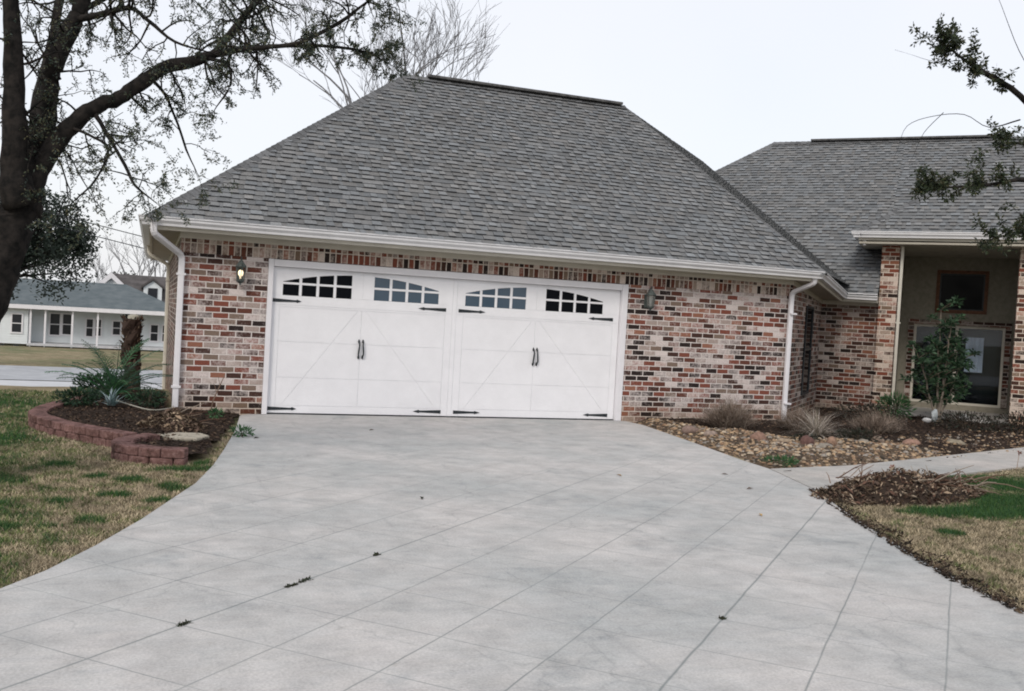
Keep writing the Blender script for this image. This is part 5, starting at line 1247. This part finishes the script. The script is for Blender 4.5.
m_.prism([(d0[0]-.2, y2-2.4, d1[1]-.1), (mx_, y2-2.4, d1[1]+.6), (mx_, y2-2.4, d1[1]+.78), (d0[0]-.2, y2-2.4, d1[1]+.1)], (0, 3.6, 0)); m_.prism([(d1[0]+.2, y2-2.4, d1[1]-.1), (mx_, y2-2.4, d1[1]+.6), (mx_, y2-2.4, d1[1]+.78), (d1[0]+.2, y2-2.4, d1[1]+.1)], (0, 3.6, 0)); m_.build('roof', M['roof_far_dark'], dmo)
# dense evergreen oak in front of the cottage roof
def dense(seed, x, y, z0, th, cx, cy, cz, rx, ry, rz, n_, cols, label, leaf=.16, name='evergreen_tree'):
    rd_ = random.Random(seed); t = thing(name, label, 'tree', (x, y, z0)); w_ = MB(); l = MB()
    w_.tube([(x, y, z0-.1), (x+.1, y, z0+th*.5), (x+(cx-x)*.3, y, z0+th)], [.30, .22, .18], 9)
    cl = []
    for k in range(46):
        a = rd_.uniform(0, 6.28); u = rd_.uniform(-.9, 1); q = rd_.random()**.45; p = Vector((cx+math.sqrt(1-u*u)*math.cos(a)*rx*q, cy+math.sqrt(1-u*u)*math.sin(a)*ry*q, cz+u*rz*q)); cl.append(p)
        b_ = Vector((x+(cx-x)*.3, y, z0+th)); w_.tube([b_, b_.lerp(p, .5)+Vector((rd_.uniform(-.3, .3), 0, rd_.uniform(-.2, .3))), p], [.07, .04, .015], 4)
    w_.build('trunk', M['bark'], t)
    for k in range(n_):
        p = rd_.choice(cl); r_ = .85*rd_.random()**.5; d = Vector((rd_.uniform(-1, 1), rd_.uniform(-1, 1), rd_.uniform(-1, 1))).normalized(); f_ = rd_.uniform(.6, 1.4); c = tuple(q*f_ for q in rd_.choice(cols))
        leafquad(l, p+d*r_, Vector((rd_.uniform(-1, 1), rd_.uniform(-1, 1), rd_.uniform(-1, 1))), leaf*rd_.uniform(.6, 1.3), leaf*.5, c, rd_)
    l.build('crown', M['leaf'], t)
dense(51, -7.6, 28, -1.3, 3.4, -6.1, 28, 3.4, 2.3, 1.8, 2.1, 15000, [(.025, .038, .03), (.035, .048, .035), (.018, .028, .022)], 'dense dark evergreen tree between the oak trunk and the cottage roof')
# faint bare trees on the skyline
for i, (x, y, h, lb) in enumerate([(-6.5, 78, 9, 'faint bare tree above the left part of the cottage roof'), (-2.5, 82, 11, 'faint bare tree above the gabled roof peak'), (-1.2, 92, 12, 'faint bare tree beside the left roof eave'), (-11, 85, 11, 'faint bare tree far left behind the oak trunk')]):
    bare(70+i, x, y, -2.4, h, .16, lb, (0, 0), 4, 'bare trees on the skyline', 5, spread=.5, trunk_h=h*.33)
def farmass(seed, x, y, r_, h, label):
    rd_ = random.Random(seed); t = thing('distant_tree', label, 'tree', (x, y, -2.5), 'dark trees behind the cottage'); l = MB(); w_ = MB(); w_.tube([(x, y, -2.6), (x, y, h*.4)], [.25, .15], 6); w_.build('trunk', M['bark'], t)
    for k in range(2600):
        a = rd_.uniform(0, 6.28); u = rd_.uniform(-1, 1); q = rd_.random()**.4*(1+.4*noise.noise(Vector((math.cos(a)*2+seed, math.sin(a)*2, u*2)))); o_ = Vector((x+math.sqrt(1-u*u)*math.cos(a)*r_*q, y+math.sqrt(1-u*u)*math.sin(a)*r_*q, h*.5-1+u*h*.5*q)); f_ = rd_.uniform(.7, 1.3)
        leafquad(l, o_, Vector((rd_.uniform(-1, 1), rd_.uniform(-1, 1), rd_.uniform(-1, 1))), .45, .25, (.05*f_, .055*f_, .045*f_), rd_)
    l.build('crown', M['leaf'], t)
farmass(91, -16, 84, 3.4, 5.2, 'dark round tree far behind the left end of the cottage'); farmass(92, -4.2, 100, 2.6, 5.0, 'small dark tree beyond the gabled house')
# power lines
for i, (dz_, lb) in enumerate(((0, 'upper of the two thin black wires crossing the sky left of the roof'), (-.24, 'lower of the two thin black wires crossing the sky left of the roof'))):
    m_ = MB(); P0 = Vector((-14, 8, 5.9+dz_)); P1 = Vector((-1.0, 8, 2.70+dz_)); P1 = P0+(P1-P0)*1.0
    pts = []
    for k in range(13):
        q = k/12; p = P0.lerp(P1, q); p.z -= .25*math.sin(math.pi*q); pts.append(p)
    m_.tube(pts, .010, 5); tag(m_.build('power_line', M['iron'], origin=tuple(P0)), lb, 'cable', 'service wires to the house')

sc.render.engine = 'CYCLES'
sc.cycles.filter_width = 1.9
